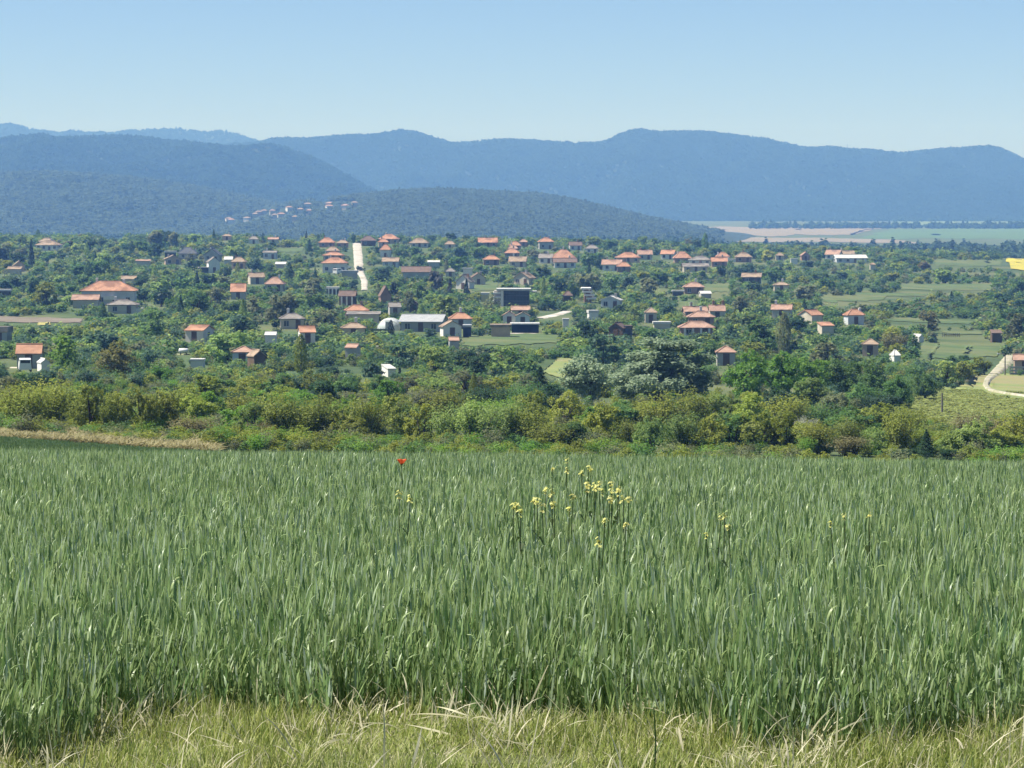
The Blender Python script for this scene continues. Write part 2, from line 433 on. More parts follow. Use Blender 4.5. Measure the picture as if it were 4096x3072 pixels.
patch('pale_field', [(3560, 886), (4700, 884), (4700, 909), (3640, 912)], M['crop2'], 'distant pale green field below the mountain', 0.35, start=2600)
patch('stubble_field', [(2950, 950), (3560, 958), (3700, 974), (2900, 968)], M['plough'], 'thin tan stubble strip before the plain wood', 0.45, start=2600)
patch('rapeseed_field', [(4016, 1026), (4300, 1026), (4300, 1074), (4036, 1080)], M['rape'], 'bright yellow rapeseed field at the village end', 0.35, start=900)
patch('garden_field', [(-60, 1266), (330, 1277), (322, 1294), (-60, 1290)], M['plough2'], 'bare brown garden strip below the hipped house', 0.15, start=300)
patch('flower_strip', [(156, 1293), (197, 1292), (200, 1303), (156, 1303)], M['bloom'], 'small yellow blooming strip beside the brown garden', 0.2, 8, 5, start=300)
patch('lawn', [(1880, 1346), (2230, 1330), (2230, 1372), (1850, 1386)], M['lawn'], 'mown lawn below the dark blue pavilion', 0.15, start=300)
patch('orchard_meadow', [(3700, 1374), (4020, 1374), (3985, 1428), (3650, 1442)], M['lawn'], 'open green meadow beside the white shed', 0.15, start=300)
patch('grass_slope', [(3790, 1512), (4300, 1500), (4300, 1670), (3600, 1700)], M['slope'], 'yellow-green grassy slope below the farm track', 0.06, start=230)
patch('garden_lawn', [(1881, 1128), (1992, 1126), (1990, 1164), (1886, 1164)], M['lawn'], 'garden lawn above the grey school block', 0.15, 10, 6, start=300)
patch('yard_lawn', [(2818, 1136), (2912, 1134), (2912, 1168), (2818, 1170)], M['lawn'], 'fenced lawn beside the pinkish farmhouse', 0.15, 10, 6, start=300)
patch('back_lawn', [(2716, 1202), (2780, 1202), (2780, 1232), (2716, 1232)], M['lawn'], 'lawn behind the double-roofed house', 0.15, 10, 6, start=300)
patch('hill_lawn', [(1120, 990), (1215, 990), (1205, 1008), (1110, 1008)], M['lawn'], 'lawn below the white arched house', 0.15, 10, 6, start=300)
patch('dry_slope', [(2240, 1425), (2300, 1440), (2260, 1510), (2150, 1500)], M['slope'], 'small dry slope beside the silvery tree', 0.15, 10, 8, start=230)
for q, nm in (([(3420, 1170), (3720, 1178), (3700, 1188), (3400, 1184)], 'one'), ([(3560, 1268), (3900, 1290), (3880, 1300), (3540, 1284)], 'two'), ([(3280, 1178), (3560, 1184), (3540, 1204), (3300, 1210)], 'three'),
              ([(3720, 1040), (4010, 1040), (4010, 1066), (3740, 1064)], 'four'), ([(3600, 1134), (3960, 1134), (3960, 1160), (3600, 1160)], 'five'), ([(3760, 1325), (3930, 1325), (3930, 1340), (3770, 1340)], 'six')):
    patch('meadow_strip', q, M['lawn'], 'pale meadow strip between hedges at the village end', 0.15, 14, 6, start=300)

ribbon('street', [(1427, 972, 4.6), (1430, 1000, 4.4), (1433, 1033, 4.2), (1436, 1084, 3.6), (1446, 1100, 2.6), (1457, 1122, 2.4), (1458, 1162, 2.0)], M['concrete'], 'pale concrete street running straight down the village slope', 0.2)
ribbon('farm_track', [(4046, 1422, 2.2), (4032, 1440, 2.4), (4010, 1468, 2.4), (3980, 1496, 2.0), (3950, 1522, 1.3), (3942, 1545, 1.0), (3962, 1566, 0.9), (4010, 1576, 0.9), (4080, 1586, 0.9), (4200, 1600, 1.0)], M['track'], 'pale gravel track bending round the grassy slope by the stone-walled house', 0.34)
ribbon('lane', [(36, 1472, 1.6), (74, 1472, 1.8), (112, 1474, 1.6)], M['track'], 'short pale lane below the orange barn', 0.15)
ribbon('yard_path', [(652, 1418, 1.2), (700, 1418, 1.4), (758, 1420, 1.2)], M['track'], 'pale yard path beside the rounded white tank', 0.15)
ribbon('village_lane', [(2278, 1244, 3.0), (2240, 1256, 3.2), (2196, 1266, 3.2), (2150, 1275, 3.0)], M['concrete'], 'pale village lane behind the dark blue pavilion', 0.15)
ribbon('paved_yard', [(1940, 1336, 2.5), (2050, 1335, 2.5), (2184, 1336, 2.2)], M['concrete'], 'pale paving edge before the dark blue pavilion', 0.15)

# ------------------------------------------------------------------ hills and mountains
class Ridge:
    def __init__(s, name, prof, d_front, d_ridge, seed, amp, label, zb=-52.0, zlen=420.0, woodh=5.0):
        s.px = np.array([p[0] for p in prof], float); s.rw = np.array([p[1] for p in prof], float) + woodh * F / d_ridge
        s.df, s.dr, s.seed, s.amp, s.zb, s.zlen = d_front, d_ridge, seed, amp, zb, zlen
        cols = np.linspace(s.px[0], s.px[-1], 420)
        ts = np.concatenate([np.linspace(-0.03, 1, 90), np.linspace(1.02, 1.45, 14)])
        C, T = np.meshgrid(cols, ts)
        x, y, z = s.point(C, T)
        o = grid_sheet(name, np.stack([x, y, z], -1), M['forest_floor'])
        tag(o, label, kind='structure')
    def point(s, px, t):
        row = np.interp(px, s.px, s.rw)
        e = np.gradient
        u = (px - 2048.0) / F
        d = s.df + (s.dr - s.df) * t
        drop = np.tan(PITCH + np.arctan((row - 1536.0) / F))
        zr = -drop * s.dr
        tt = np.clip(t, 0, 1)
        sh = 0.35 * tt + 0.65 * tt * tt * (3 - 2 * tt)
        z = s.zb + (zr - s.zb) * sh
        x = u * d
        rav = np.abs(fbm(x / s.zlen, d / (s.zlen * 1.6), s.seed, 5))
        z = z + s.amp * (0.16 - rav) * 3.2 * np.sin(np.pi * np.clip(tt, 0, 1)) ** 0.8 * np.clip((zr - s.zb) / 60.0, 0, 1.5)
        z = z - np.clip(t - 1, 0, 1) * (zr - s.zb) * 1.6
        z = np.maximum(z, s.zb)
        return x, d, z
    def woods(s, n, t0=0.0, t1=1.02):
        px = rng.uniform(s.px[0], s.px[-1], n); t = rng.uniform(t0, t1, n)
        x, y, z = s.point(px, t)
        return np.stack([x, y, z], -1)

back = Ridge('back_mountain', [(-1400, 560), (-700, 520), (-200, 515), (0, 502), (46, 498), (93, 505), (130, 517), (185, 518), (231, 530), (296, 526), (370, 534), (481, 530), (518, 522), (648, 518), (740, 516),
             (833, 529), (889, 521), (963, 545), (1023, 566), (1150, 610), (1500, 700), (2200, 790)], 9800, 12000, 11, 40, 'pale blue back ridge seen above the wooded mountains')
main = Ridge('main_mountain', [(500, 640), (700, 600), (900, 580), (1092, 565), (1166, 561), (1231, 566), (1370, 547), (1500, 544), (1602, 527), (1657, 535), (1759, 568), (1815, 577), (1916, 568), (2037, 567), (2233, 578),
             (2372, 566), (2446, 559), (2500, 538), (2539, 526), (2640, 528), (2715, 536), (2826, 534), (2937, 543), (3048, 562), (3196, 594), (3289, 597), (3381, 605), (3502, 614), (3613, 626), (3696, 615),
             (3807, 605), (3891, 600), (3955, 596), (4002, 607), (4048, 630), (4096, 654), (4300, 690), (4700, 650), (5400, 700)], 7900, 9500, 23, 52, 'long blue wooded mountain with a broad flat-topped summit')
left = Ridge('left_mountain', [(-1400, 600), (-600, 580), (-200, 572), (0, 560), (130, 545), (370, 545), (600, 553), (770, 568), (900, 588), (1000, 580), (1083, 574), (1180, 610), (1296, 663), (1389, 718), (1550, 790), (1750, 830), (2000, 860)],
             5600, 7400, 37, 40, 'darker wooded mountain spur falling towards the valley')
foot = Ridge('foothill', [(-1400, 720), (-500, 700), (0, 692), (200, 690), (500, 712), (800, 748), (1000, 790), (1150, 822), (1400, 862), (1700, 890)], 4100, 5400, 41, 18, 'greenish wooded foothill on the left of the far village', zlen=300)
low = Ridge('low_hill', [(500, 905), (800, 890), (1000, 850), (1180, 806), (1400, 782), (1600, 760), (1750, 755), (1950, 765), (2150, 774), (2260, 790), (2450, 834), (2600, 868), (2720, 892), (2850, 912), (3050, 930)], 3300, 4700, 53, 8, 'low green wooded hill above the far village', zlen=260)

# tree crowns as clouds of leaf faces
def leaf_cloud(centres, size, g, face=0.9):
    """leaf faces that turn, unevenly, outward and to the light"""
    n = len(centres)
    mid = np.array([0, 0, np.median(centres[:, 2]) - 0.12])
    o = (centres - mid); o /= np.linalg.norm(o, axis=1, keepdims=True) + 1e-9
    m = o * face + np.array([0, 0, 0.45]) + g.normal(size=(n, 3)) * 0.62; m /= np.linalg.norm(m, axis=1, keepdims=True)
    a = g.normal(size=(n, 3)); a -= (a * m).sum(1, keepdims=True) * m; a /= np.linalg.norm(a, axis=1, keepdims=True)
    b = np.cross(m, a)
    s = size * g.uniform(0.65, 1.35, (n, 1))
    A = a * s * 0.55; B = b * s * 0.36
    v = np.stack([centres - A, centres + B * 1.0 - A * 0.1, centres + A, centres - B - A * 0.1], 1).reshape(-1, 3)
    q = np.arange(n * 4).reshape(n, 4)
    return v, q

def far_crown(name, g, kind, mat):
    pts = []
    n = 70
    for i in range(n):
        if kind == 'cone':
            t = g.uniform(0, 1) ** 0.7; a = g.uniform(0, 6.28); r = 0.42 * (1 - 0.0 - (1 - t)) * g.uniform(0.6, 1)
            pts.append((r * math.cos(a), r * math.sin(a), 1.25 - 1.15 * t))
        else:
            p = g.normal(size=3); p /= np.linalg.norm(p); p *= g.uniform(0.7, 1.05)
            pts.append((p[0] * 0.5, p[1] * 0.5, 0.55 + p[2] * 0.45))
    v, q = leaf_cloud(np.array(pts), 0.34, g)
    return np_mesh(name, v, q, mat)
farp = [far_crown('far_crown', np.random.default_rng(i), 'cone' if i in (1,) else 'round', M['far_leaf']) for i in range(6)]
hillp = [far_crown('hill_crown', np.random.default_rng(80 + i), 'cone' if i in (1,) else 'round', M['hazed_hill_leaf']) for i in range(6)]
plainp = [far_crown('plain_crown', np.random.default_rng(50 + i), 'cone' if i in (2,) else 'round', M['plain_leaf']) for i in range(6)]
def rz(n): 
    r = np.zeros((n, 3)); r[:, 2] = rng.uniform(0, 6.28, n); return r
def wood(name, pts, size, protos, label, zs=0.9):
    n = len(pts); s = rng.uniform(size * 0.7, size * 1.35, n)
    scatter(name, pts, rz(n), np.stack([s, s, s * zs * rng.uniform(0.8, 1.25, n)], -1), protos, label, 'forest')
wood('back_forest', back.woods(26000, 0.2, 0.985), 9, farp, 'hazy blue forest covering the back ridge')
wood('main_forest', main.woods(120000, 0.0, 0.98), 7.5, farp, 'hazy blue forest covering the long mountain')
wood('left_forest', left.woods(60000, 0.0, 0.98), 7.5, farp, 'hazy blue forest covering the darker mountain spur')
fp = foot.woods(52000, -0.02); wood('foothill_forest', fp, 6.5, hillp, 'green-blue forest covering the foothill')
lp = low.woods(60000, -0.02)
lc = 2048 + lp[:, 0] / lp[:, 1] * F; lr = np.array([project(*p)[1] for p in lp])
open_ = (rng.random(len(lp)) > (2900 - lc) / 260) | ((lc > 780) & (lc < 1450) & (lr > 800 + 0.0 * lc) & (rng.random(len(lp)) < 0.45)) | ((lc > 1250) & (lc < 1430) & (lr > 806) & (lr < 822))
fvr = [(790, 876), (812, 872), (835, 880), (895, 868), (900, 884), (918, 890), (935, 874), (925, 896), (960, 864), (1022, 870), (1040, 862), (1058, 858), (1092, 858), (1100, 876), (1128, 868), (1130, 832), (1162, 846),
      (1202, 854), (1234, 832), (1238, 858), (1316, 826), (1322, 842), (1378, 840), (1422, 828), (1180, 884), (985, 886)]
for a_, b_ in fvr:
    open_ |= (np.abs(lc - a_) < 17) & (lr > b_ - 9) & (lr < b_ + 26)
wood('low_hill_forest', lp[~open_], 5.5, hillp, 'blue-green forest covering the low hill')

# woods on the plain behind the village
n = 14000
px = rng.uniform(-600, 4900, n); dd = rng.uniform(2350, 3900, n)
x = (px - 2048) / F * dd; z = zg(x, dd)
keep = np.ones(n, bool)
rowp = np.array([project(a, b, c)[1] for a, b, c in zip(x, dd, z)])
keep &= ~((px > 2760 + rng.normal(0, 30, n)) & (rowp < 1016 + rng.normal(0, 4, n)))              # open fields on the right
for a_, b_ in fvr:
    keep &= ~((np.abs(px - a_) < 16) & (rowp > b_ - 8) & (rowp < b_ + 36))
keep &= ~((px > 2450) & (px < 2900) & (rowp < 975) & (rowp > 955) & (rng.random(n) < 0.8))
keep &= ~((px > 2520) & (px < 2650) & (rowp > 944) & (rowp < 1003))
keep &= ~((px > 300) & (px < 392) & (rowp > 890) & (rowp < 962))
wood('plain_wood', np.stack([x, dd, z], -1)[keep], 9, plainp, 'mixed wood on the plain just behind the village')
n = 900
px = rng.uniform(3000, 4700, n); row = np.where(rng.random(n) < 0.6, 914 + rng.normal(0, 1.2, n), 886 + rng.normal(0, 1.0, n))
g_ = [ground_at(a, b, 2600) for a, b in zip(px, row)]
wood('field_hedge', np.array(g_), 9, plainp, 'thin dark tree lines dividing the distant fields')

# ------------------------------------------------------------------ haze: the air between here and the mountains
hb = MB(); hb.box(-5200, 5200, -400, 13600, -53.2, 300)
hz = obj('haze', hb.mesh('haze', []))
mh, nt, out = _nodes('haze_air')
pv = nt.nodes.new('ShaderNodeVolumePrincipled')
pv.inputs['Color'].default_value = (0.20, 0.445, 1.0, 1)
pv.inputs['Absorption Color'].default_value = (1, 1, 1, 1)
pv.inputs['Density'].default_value = 0.000143
pv.inputs['Anisotropy'].default_value = 0.0
nt.links.new(pv.outputs[0], out.inputs['Volume'])
hz.data.materials.append(mh)
tag(hz, 'pale blue haze in the air over the whole valley', kind='stuff')
# ------------------------------------------------------------------ buildings
LAND = []      # landmarks in the picture: (short name, x0, x1, top, base)
RECT = []      # what must stay visible: (x0, x1, top, base)
def win_mesh(name, w, h):
    b = MB(); t = 0.09
    b.box(-w / 2, w / 2, -0.05, 0.05, 0, t); b.box(-w / 2, w / 2, -0.05, 0.05, h - t, h)
    b.box(-w / 2, -w / 2 + t, -0.049, 0.05, t, h - t); b.box(w / 2 - t, w / 2, -0.049, 0.05, t, h - t); b.box(-0.04, 0.04, -0.045, 0.05, t, h - t)
    b.box(-w / 2 + t, w / 2 - t, -0.018, 0.03, t, h - t, 1)
    b.box(-w / 2 - 0.06, w / 2 + 0.06, -0.14, 0.0, -0.07, 0.0)
    return b.mesh(name, [M['frame'], M['glass']])
WIN = win_mesh('window', 1.25, 1.35)
def door_mesh():
    b = MB(); b.box(-0.55, 0.55, -0.04, 0.04, 0, 2.05); b.box(-0.5, 0.5, -0.055, -0.04, 0.1, 0.95); b.box(-0.5, 0.5, -0.055, -0.04, 1.05, 1.95)
    b.box(0.38, 0.46, -0.1, -0.04, 1.0, 1.06)
    return b.mesh('door', M['door'])
DOOR = door_mesh()
def chim_mesh():
    b = MB(); b.box(-0.3, 0.3, -0.28, 0.28, -1.2, 1.0); b.box(-0.37, 0.37, -0.35, 0.35, 1.0, 1.14); b.box(-0.2, 0.2, -0.18, 0.18, 1.14, 1.3)
    return b
CHIM = {k: chim_mesh().mesh('chimney', M['wall_' + k]) for k in ('white', 'brick', 'grey')}

def roof_mesh(kind, W, D, h, ov, mat, under):
    """closed roof over a W x D plan (y from 0 to D), eaves at z=0"""
    b = MB(); x0, x1, y0, y1 = -W / 2 - ov, W / 2 + ov, -ov, D + ov
    t = 0.16
    def closed(top, faces):
        n = len(top)
        low = [(x, y, z - t) for x, y, z in top]
        f = list(faces)
        # boundary edges get a skirt, plus the underside
        from collections import Counter
        ed = Counter()
        for q in faces:
            for i in range(len(q)): ed[(q[i], q[(i + 1) % len(q)])] += 1
        for (a, c) in list(ed):
            if (c, a) not in ed: f.append((c, a, a + n, c + n))
        f += [tuple(i + n for i in q[::-1]) for q in faces]
        b.add(top + low, f)
    if kind == 'hip':
        r = max(0.15, (x1 - x0) / 2 - (y1 - y0) / 2 * 0.95)
        ym = (y0 + y1) / 2
        closed([(x0, y0, 0), (x1, y0, 0), (x1, y1, 0), (x0, y1, 0), (-r, ym, h), (r, ym, h)], [(0, 1, 5, 4), (1, 2, 5), (2, 3, 4, 5), (3, 0, 4)])
        b.tube([(-r, ym, h + 0.03), (r, ym, h + 0.03)], [0.12, 0.12], 5)
        for (ex, ey), s in (((x0, y0), -1), ((x1, y0), 1), ((x1, y1), 1), ((x0, y1), -1)):
            b.tube([(ex, ey, 0.02), (s * r, ym, h + 0.03)], [0.1, 0.1], 5)
    elif kind == 'gx':
        ym = (y0 + y1) / 2
        closed([(x0, y0, 0), (x1, y0, 0), (x1, ym, h), (x0, ym, h), (x1, y1, 0), (x0, y1, 0)], [(0, 1, 2, 3), (3, 2, 4, 5)])
        b.tube([(x0, ym, h + 0.03), (x1, ym, h + 0.03)], [0.12, 0.12], 5)
    elif kind == 'gy':
        closed([(x0, y0, 0), (0, y0, h), (0, y1, h), (x0, y1, 0), (x1, y0, 0), (x1, y1, 0)], [(0, 1, 2, 3), (1, 4, 5, 2)])
        b.tube([(0, y0, h + 0.03), (0, y1, h + 0.03)], [0.12, 0.12], 5)
    elif kind == 'mono':
        closed([(x0, y0, 0), (x1, y0, 0), (x1, y1, h), (x0, y1, h)], [(0, 1, 2, 3)])
    else:   # flat slab
        b.box(x0, x1, y0, y1, -t, max(0.12, h))
    return b.mesh('roof', M['roof_' + mat])

def wall_mesh(kind, W, D, H, h, mat, sink=1.6):
    b = MB(); x0, x1, y0, y1 = -W / 2, W / 2, 0, D
    H2 = H - 0.02
    b.add([(x0, y0, -sink), (x1, y0, -sink), (x1, y1, -sink), (x0, y1, -sink), (x0, y0, H2), (x1, y0, H2), (x1, y1, H2), (x0, y1, H2)],
          [(0, 1, 5, 4), (1, 2, 6, 5), (2, 3, 7, 6), (3, 0, 4, 7), (4, 5, 6, 7)])
    hh = h * 0.9
    if kind == 'gx':
        for x in (x0, x1):
            b.add([(x, y0, H2), (x, y1, H2), (x, (y0 + y1) / 2, H2 + hh)], [(0, 1, 2) if x > 0 else (2, 1, 0)])
    elif kind == 'gy':
        for y in (y0, y1):
            b.add([(x0, y, H2), (x1, y, H2), (0, y, H2 + hh)], [(0, 1, 2) if y == y0 else (2, 1, 0)])
    elif kind == 'mono':
        b.add([(x0, y0, H2), (x1, y0, H2), (x1, y1, H2 + hh), (x0, y1, H2 + hh)], [(1, 2, 3, 0)])
        b.add([(x0, y0, H2), (x0, y1, H2), (x0, y1, H2 + hh)], [(0, 1, 2)]); b.add([(x1, y0, H2), (x1, y1, H2), (x1, y1, H2 + hh)], [(2, 1, 0)])
    return b.mesh('wall', M['wall_' + mat])

def house(name, short, label, x0, x1, top, eave, base, kind='hip', roof='orange', wall='white', yaw=0, D=None, chim=(), cmat='white', win=True, cat='house', ov=0.6, minwall=2.3, start=300, extra=None, group=None):
    xc = (x0 + x1) / 2
    b = base
    for _ in range(60):
        X, d, Z = ground_at(xc, b, start)
        ez = -ray(xc, eave)[1] * d
        if ez - Z >= minwall or b > base + 60: break
        b += 1.0
    d += 0.0
    wid = (x1 - x0) * d / F
    ov = min(ov, wid * 0.06)
    W = max(1.2, wid - 2 * ov)
    if D is None: D = min(max(W * 0.78, 3.0), 9.5)
    H = max(ez - Z, 1.2)
    rzv = -ray(xc, top)[1] * (d + (D / 2 if kind in ('hip', 'gx') else D if kind == 'mono' else 0.3))
    h = max(rzv - ez, 0.15 if kind == 'flat' else 0.5)
    root = obj(name, None, loc=(X, d, Z)); root.empty_display_size = 1
    root.rotation_euler = (0, 0, R(yaw))
    cat_ = cat
    tag(root, label, cat_, group)
    obj('wall', wall_mesh(kind, W, D, H, h, wall), root)
    rf = obj('roof', roof_mesh(kind, W, D, h, ov, roof, wall), root, (0, 0, H))
    if not chim and cat == 'house' and W > 4.5: chim, cmat = (random.choice((0.25, 0.35, 0.6, 0.7)),), random.choice(('white', 'brick', 'grey'))
    for fx in chim:
        # chimney standing on the roof slope
        cx = (fx - 0.5) * (W + 2 * ov) * 0.96
        yy = D / 2 + (0.25 if kind in ('hip', 'gx') else 0)
        if kind == 'gy': zz = h * (1 - abs(cx) / (W / 2 + ov))
        elif kind == 'hip': zz = h * min(1.0, (W / 2 + ov - abs(cx)) / ((D / 2 + ov) * 0.95))
        else: zz = h
        obj('chimney', CHIM[cmat], rf, (cx, yy, zz - 0.1))
    if win and H > 1.9 and W > 2.6:
        st = max(1, int(round(H / 2.9)))
        nx = max(1, min(4, int(W / 2.6)))
        hs = H / st
        for s in range(st):
            for i in range(nx):
                wx = -W / 2 + W * (i + 0.5) / nx
                if s == 0 and i == nx // 2:
                    obj('door', DOOR, root, (wx, -0.03, max(0.05, -0.1)))
                    continue
                o = obj('window', WIN, root, (wx, -0.03, s * hs + min(0.95, max(0.4, hs - 1.75))))
                if hs < 2.2: o.scale = (0.85, 1, 0.75)
            if D > 4:
                for sx in (-1, 1):
                    o = obj('window', WIN, root, (sx * (W / 2 + 0.03), D * 0.5, s * hs + min(0.95, max(0.4, hs - 1.75))))
                    o.rotation_euler = (0, 0, R(90) * sx)
                    if hs < 2.2: o.scale = (0.85, 1, 0.75)
    if extra: extra(root, W, D, H, h)
    if short: LAND.append((short, x0, x1, top, base))
    RECT.append((x0, x1, top, base, d))
    return root

def balcony(fx0, fx1, fz, rail='wall_white'):
    def go(root, W, D, H, h):
        b = MB(); xa, xb = -W / 2 + W * fx0, -W / 2 + W * fx1; z = H * fz
        b.box(xa, xb, -1.2, -0.01, z - 0.14, z); b.box(xa, xb, -1.2, -1.1, z, z + 0.95); b.box(xa, xa + 0.1, -1.1, -0.01, z, z + 0.95); b.box(xb - 0.1, xb, -1.1, -0.01, z, z + 0.95)
        obj('balcony', b.mesh('balcony', M[rail]), root)
    return go
def columns(n, mat='wall_white', dep=1.6):
    def go(root, W, D, H, h):
        for i in range(n):
            b = MB(); x = -W / 2 + W * (i + 0.5) / n
            b.box(x - 0.2, x + 0.2, -dep * 0.35, -dep * 0.35 + 0.4, -1, H - 0.2)
            obj('column', b.mesh('column', M[mat]), root)
    return go
def leanto(side, w, hfrac, roof='roof_grey', wall='wall_white'):
    def go(root, W, D, H, h):
        b = MB(); s = side; xa = s * W / 2; xb = s * (W / 2 + w); z0 = H * hfrac
        b.box(min(xa, xb) + (0.002 if s > 0 else 0), max(xa, xb) - (0.002 if s < 0 else 0), 0.3, D * 0.8, -1.4, z0)
        an = obj('annex', b.mesh('annex', M[wall]), root)
        b = MB(); b.box(min(xa, xb) - (0.25 if s < 0 else 0), max(xa, xb) + (0.25 if s > 0 else 0), 0.0, D * 0.85, z0 + 0.004, z0 + 0.16)
        obj('annex_roof', b.mesh('annex_roof', M[roof]), an)
    return go

H = house
# west side, upper village
H('house', 'tiered white house', 'white house with brownish tiered hipped roof high on the left of the village', 137, 235, 962, 980, 1003, 'hip', 'tan', 'white', -8, chim=(), extra=leanto(1, 2.5, 0.6))
H('roof_lantern_house', None, 'small brown hipped upper storey behind the tiered white house', 152, 213, 951, 966, 976, 'hip', 'tan', 'white', -8, win=False, minwall=3.0)
H('house', 'tan-roofed cottage', 'small cottage with pale tan gabled roof below the dark spruce', 52, 102, 1043, 1062, 1086, 'gy', 'tan', 'peach', 14)
H('shed', None, 'low pale roofed shed in front of the tan-roofed cottage', 26, 84, 1066, 1076, 1090, 'mono', 'tan', 'cream', 0, cat='shed', win=False)
H('house', 'big orange house', 'large two-storey house with broad orange hipped roof and white chimneys', 318, 546, 1124, 1163, 1222, 'hip', 'orange', 'blue', 3, chim=(0.28, 0.77), extra=balcony(0.42, 0.62, 0.42))  # bluish shade of the front is in the wall colour
H('barn', None, 'long low barn with pinkish roof left of the big orange house', 285, 397, 1178, 1199, 1212, 'gx', 'pink', 'cream', 2, D=5, cat='barn', win=False)
H('house', 'grey hipped outbuilding', 'low outbuilding with brown-grey hipped roof before the big orange house', 424, 551, 1197, 1219, 1250, 'hip', 'grey', 'cream', 0, extra=leanto(1, 2.0, 0.55, 'roof_white'))
H('barn', None, 'plain tan gabled barn behind the big orange house', 484, 548, 1103, 1116, 1130, 'gx', 'tan', 'cream', 5, cat='barn', win=False)
H('shed', None, 'long low shed with reddish roof and pale wall among round trees', 540, 602, 1038, 1043, 1051, 'mono', 'pink', 'cream', 0, D=3, cat='shed', win=False)
H('house', None, 'tan roof peeping out of the trees on the left skyline', 428, 486, 932, 945, 952, 'hip', 'tan', 'cream', 0)
H('farm_building', None, 'distant pinkish farm building on the plain beyond the left skyline', 312, 380, 898, 907, 916, 'gx', 'pink', 'white', 0, D=9, start=2000, cat='barn', win=False)
H('shed', None, 'flat white roofed shed at the left picture edge', -10, 42, 1157, 1162, 1174, 'flat', 'white', 'dark', 0, cat='shed', win=False)
H('house', None, 'grey flat-roofed house at the left picture edge beside the brown garden', -40, 34, 1306, 1326, 1362, 'flat', 'grey', 'grey', -10)
H('barn', 'orange barn', 'long barn with plain orange roof and shaded brown wall', 62, 168, 1376, 1414, 1456, 'gx', 'orange', 'grey', 3, cat='barn')
H('shed', None, 'small white hut below the orange barn', 164, 200, 1436, 1450, 1478, 'gy', 'white', 'white', 20, cat='shed', win=False, minwall=1.3)
# upper middle left
H('house', 'slate-roofed house', 'house with dark slate hipped roof and two white chimneys', 710, 789, 989, 1014, 1032, 'hip', 'slate', 'grey', 0, chim=(0.1, 0.9))
H('carport', None, 'flat white carport beside the slate-roofed house', 656, 704, 1004, 1009, 1024, 'flat', 'white', 'dark', 0, cat='carport', win=False, D=4)
H('house', None, 'low tan gabled house below the slate-roofed house', 658, 730, 1020, 1036, 1052, 'gy', 'tan', 'peach', 12)
H('house', 'dark gabled house', 'grey house with a dark gable facing the valley', 812, 882, 994, 1020, 1046, 'gy', 'slate', 'grey', -8)
H('house', 'tall white gabled house', 'tall narrow white house with a steep grey gable', 831, 884, 1028, 1048, 1092, 'gy', 'grey', 'white', 18, extra=leanto(-1, 3.5, 0.5, 'roof_white', 'wall_dark'))  # annex is solid; its dark colour paints the shade of an opening
H('garage', None, 'garage with rounded white roof left of the brown farmhouse', 895, 931, 1026, 1038, 1050, 'gx', 'white', 'cream', 0, cat='garage', win=False, D=5)
H('house', 'brown farmhouse', 'farmhouse with low brown hipped roof behind dark round tree', 922, 984, 1028, 1047, 1076, 'hip', 'tan', 'peach', -6)
H('house', None, 'peach walled house just breaking the skyline', 887, 928, 936, 944, 962, 'hip', 'tan', 'peach', 5)
H('house', None, 'small house with grey hipped roof and white walls on skyline', 993, 1036, 944, 957, 976, 'hip', 'grey', 'white', 0)
H('house', None, 'low house with flat pinkish roof near the skyline', 1070, 1115, 949, 957, 968, 'gx', 'pink', 'cream', 0)
H('house', 'white arched house', 'white house with orange hipped roof and dark arched openings on the skyline', 1124, 1198, 925, 943, 960, 'hip', 'orange', 'white', 4, chim=(0.4,), extra=columns(4))
H('house', None, 'blue-grey walled house with flat grey roof below the white arched house', 1049, 1107, 1003, 1010, 1037, 'gx', 'grey', 'blue', -5)
H('shed', None, 'long shed with bright white metal roof in the gardens', 1099, 1143, 1047, 1056, 1064, 'mono', 'white', 'grey', 0, D=5, cat='shed', win=False)
H('house', 'long tan farmhouse', 'farmhouse with long tan roof left half higher among trees', 997, 1062, 1090, 1109, 1134, 'gx', 'tan', 'cream', 18)
H('house', None, 'lower half of the long tan farmhouse with pinkish hipped roof', 1056, 1136, 1108, 1136, 1156, 'hip', 'pink', 'cream', -6)
H('house', 'square orange roof', 'small house showing a plain square orange roof', 920, 984, 1134, 1167, 1184, 'gx', 'orange', 'grey', 2, D=7)
H('house', 'grey hipped house', 'off-white house with wide grey hipped roof among tall trees', 1116, 1222, 1252, 1275, 1302, 'hip', 'grey', 'cream', 5)
H('house', 'orange shed-roofed house', 'pale two-storey house with tilted orange single-pitch roof', 735, 818, 1300, 1321, 1358, 'gx', 'orange', 'white', -14, D=7)
H('house', 'narrow orange-roofed house', 'narrow house with bright orange roof and white lower wall', 1198, 1265, 1304, 1329, 1370, 'gx', 'orange', 'white', 8, D=6)
H('house', 'pink-roofed house', 'house with faded pink hipped roof and bluish wall low in the village', 924, 1014, 1386, 1408, 1432, 'hip', 'pink', 'blue', -5)
H('shed', None, 'small tan gabled shed beside the pink-roofed house', 1012, 1068, 1400, 1424, 1440, 'gy', 'tan', 'wood', 24, cat='shed', win=False)
H('shed', None, 'white flat-roofed shed between garden trees left of the narrow house', 1057, 1105, 1328, 1340, 1352, 'gx', 'white', 'white', 0, D=4, cat='shed', win=False)
H('garage', None, 'low white walled garage below the rounded white tank', 758, 816, 1436, 1441, 1450, 'flat', 'white', 'white', 0, cat='garage', win=False, D=3, minwall=1.2)
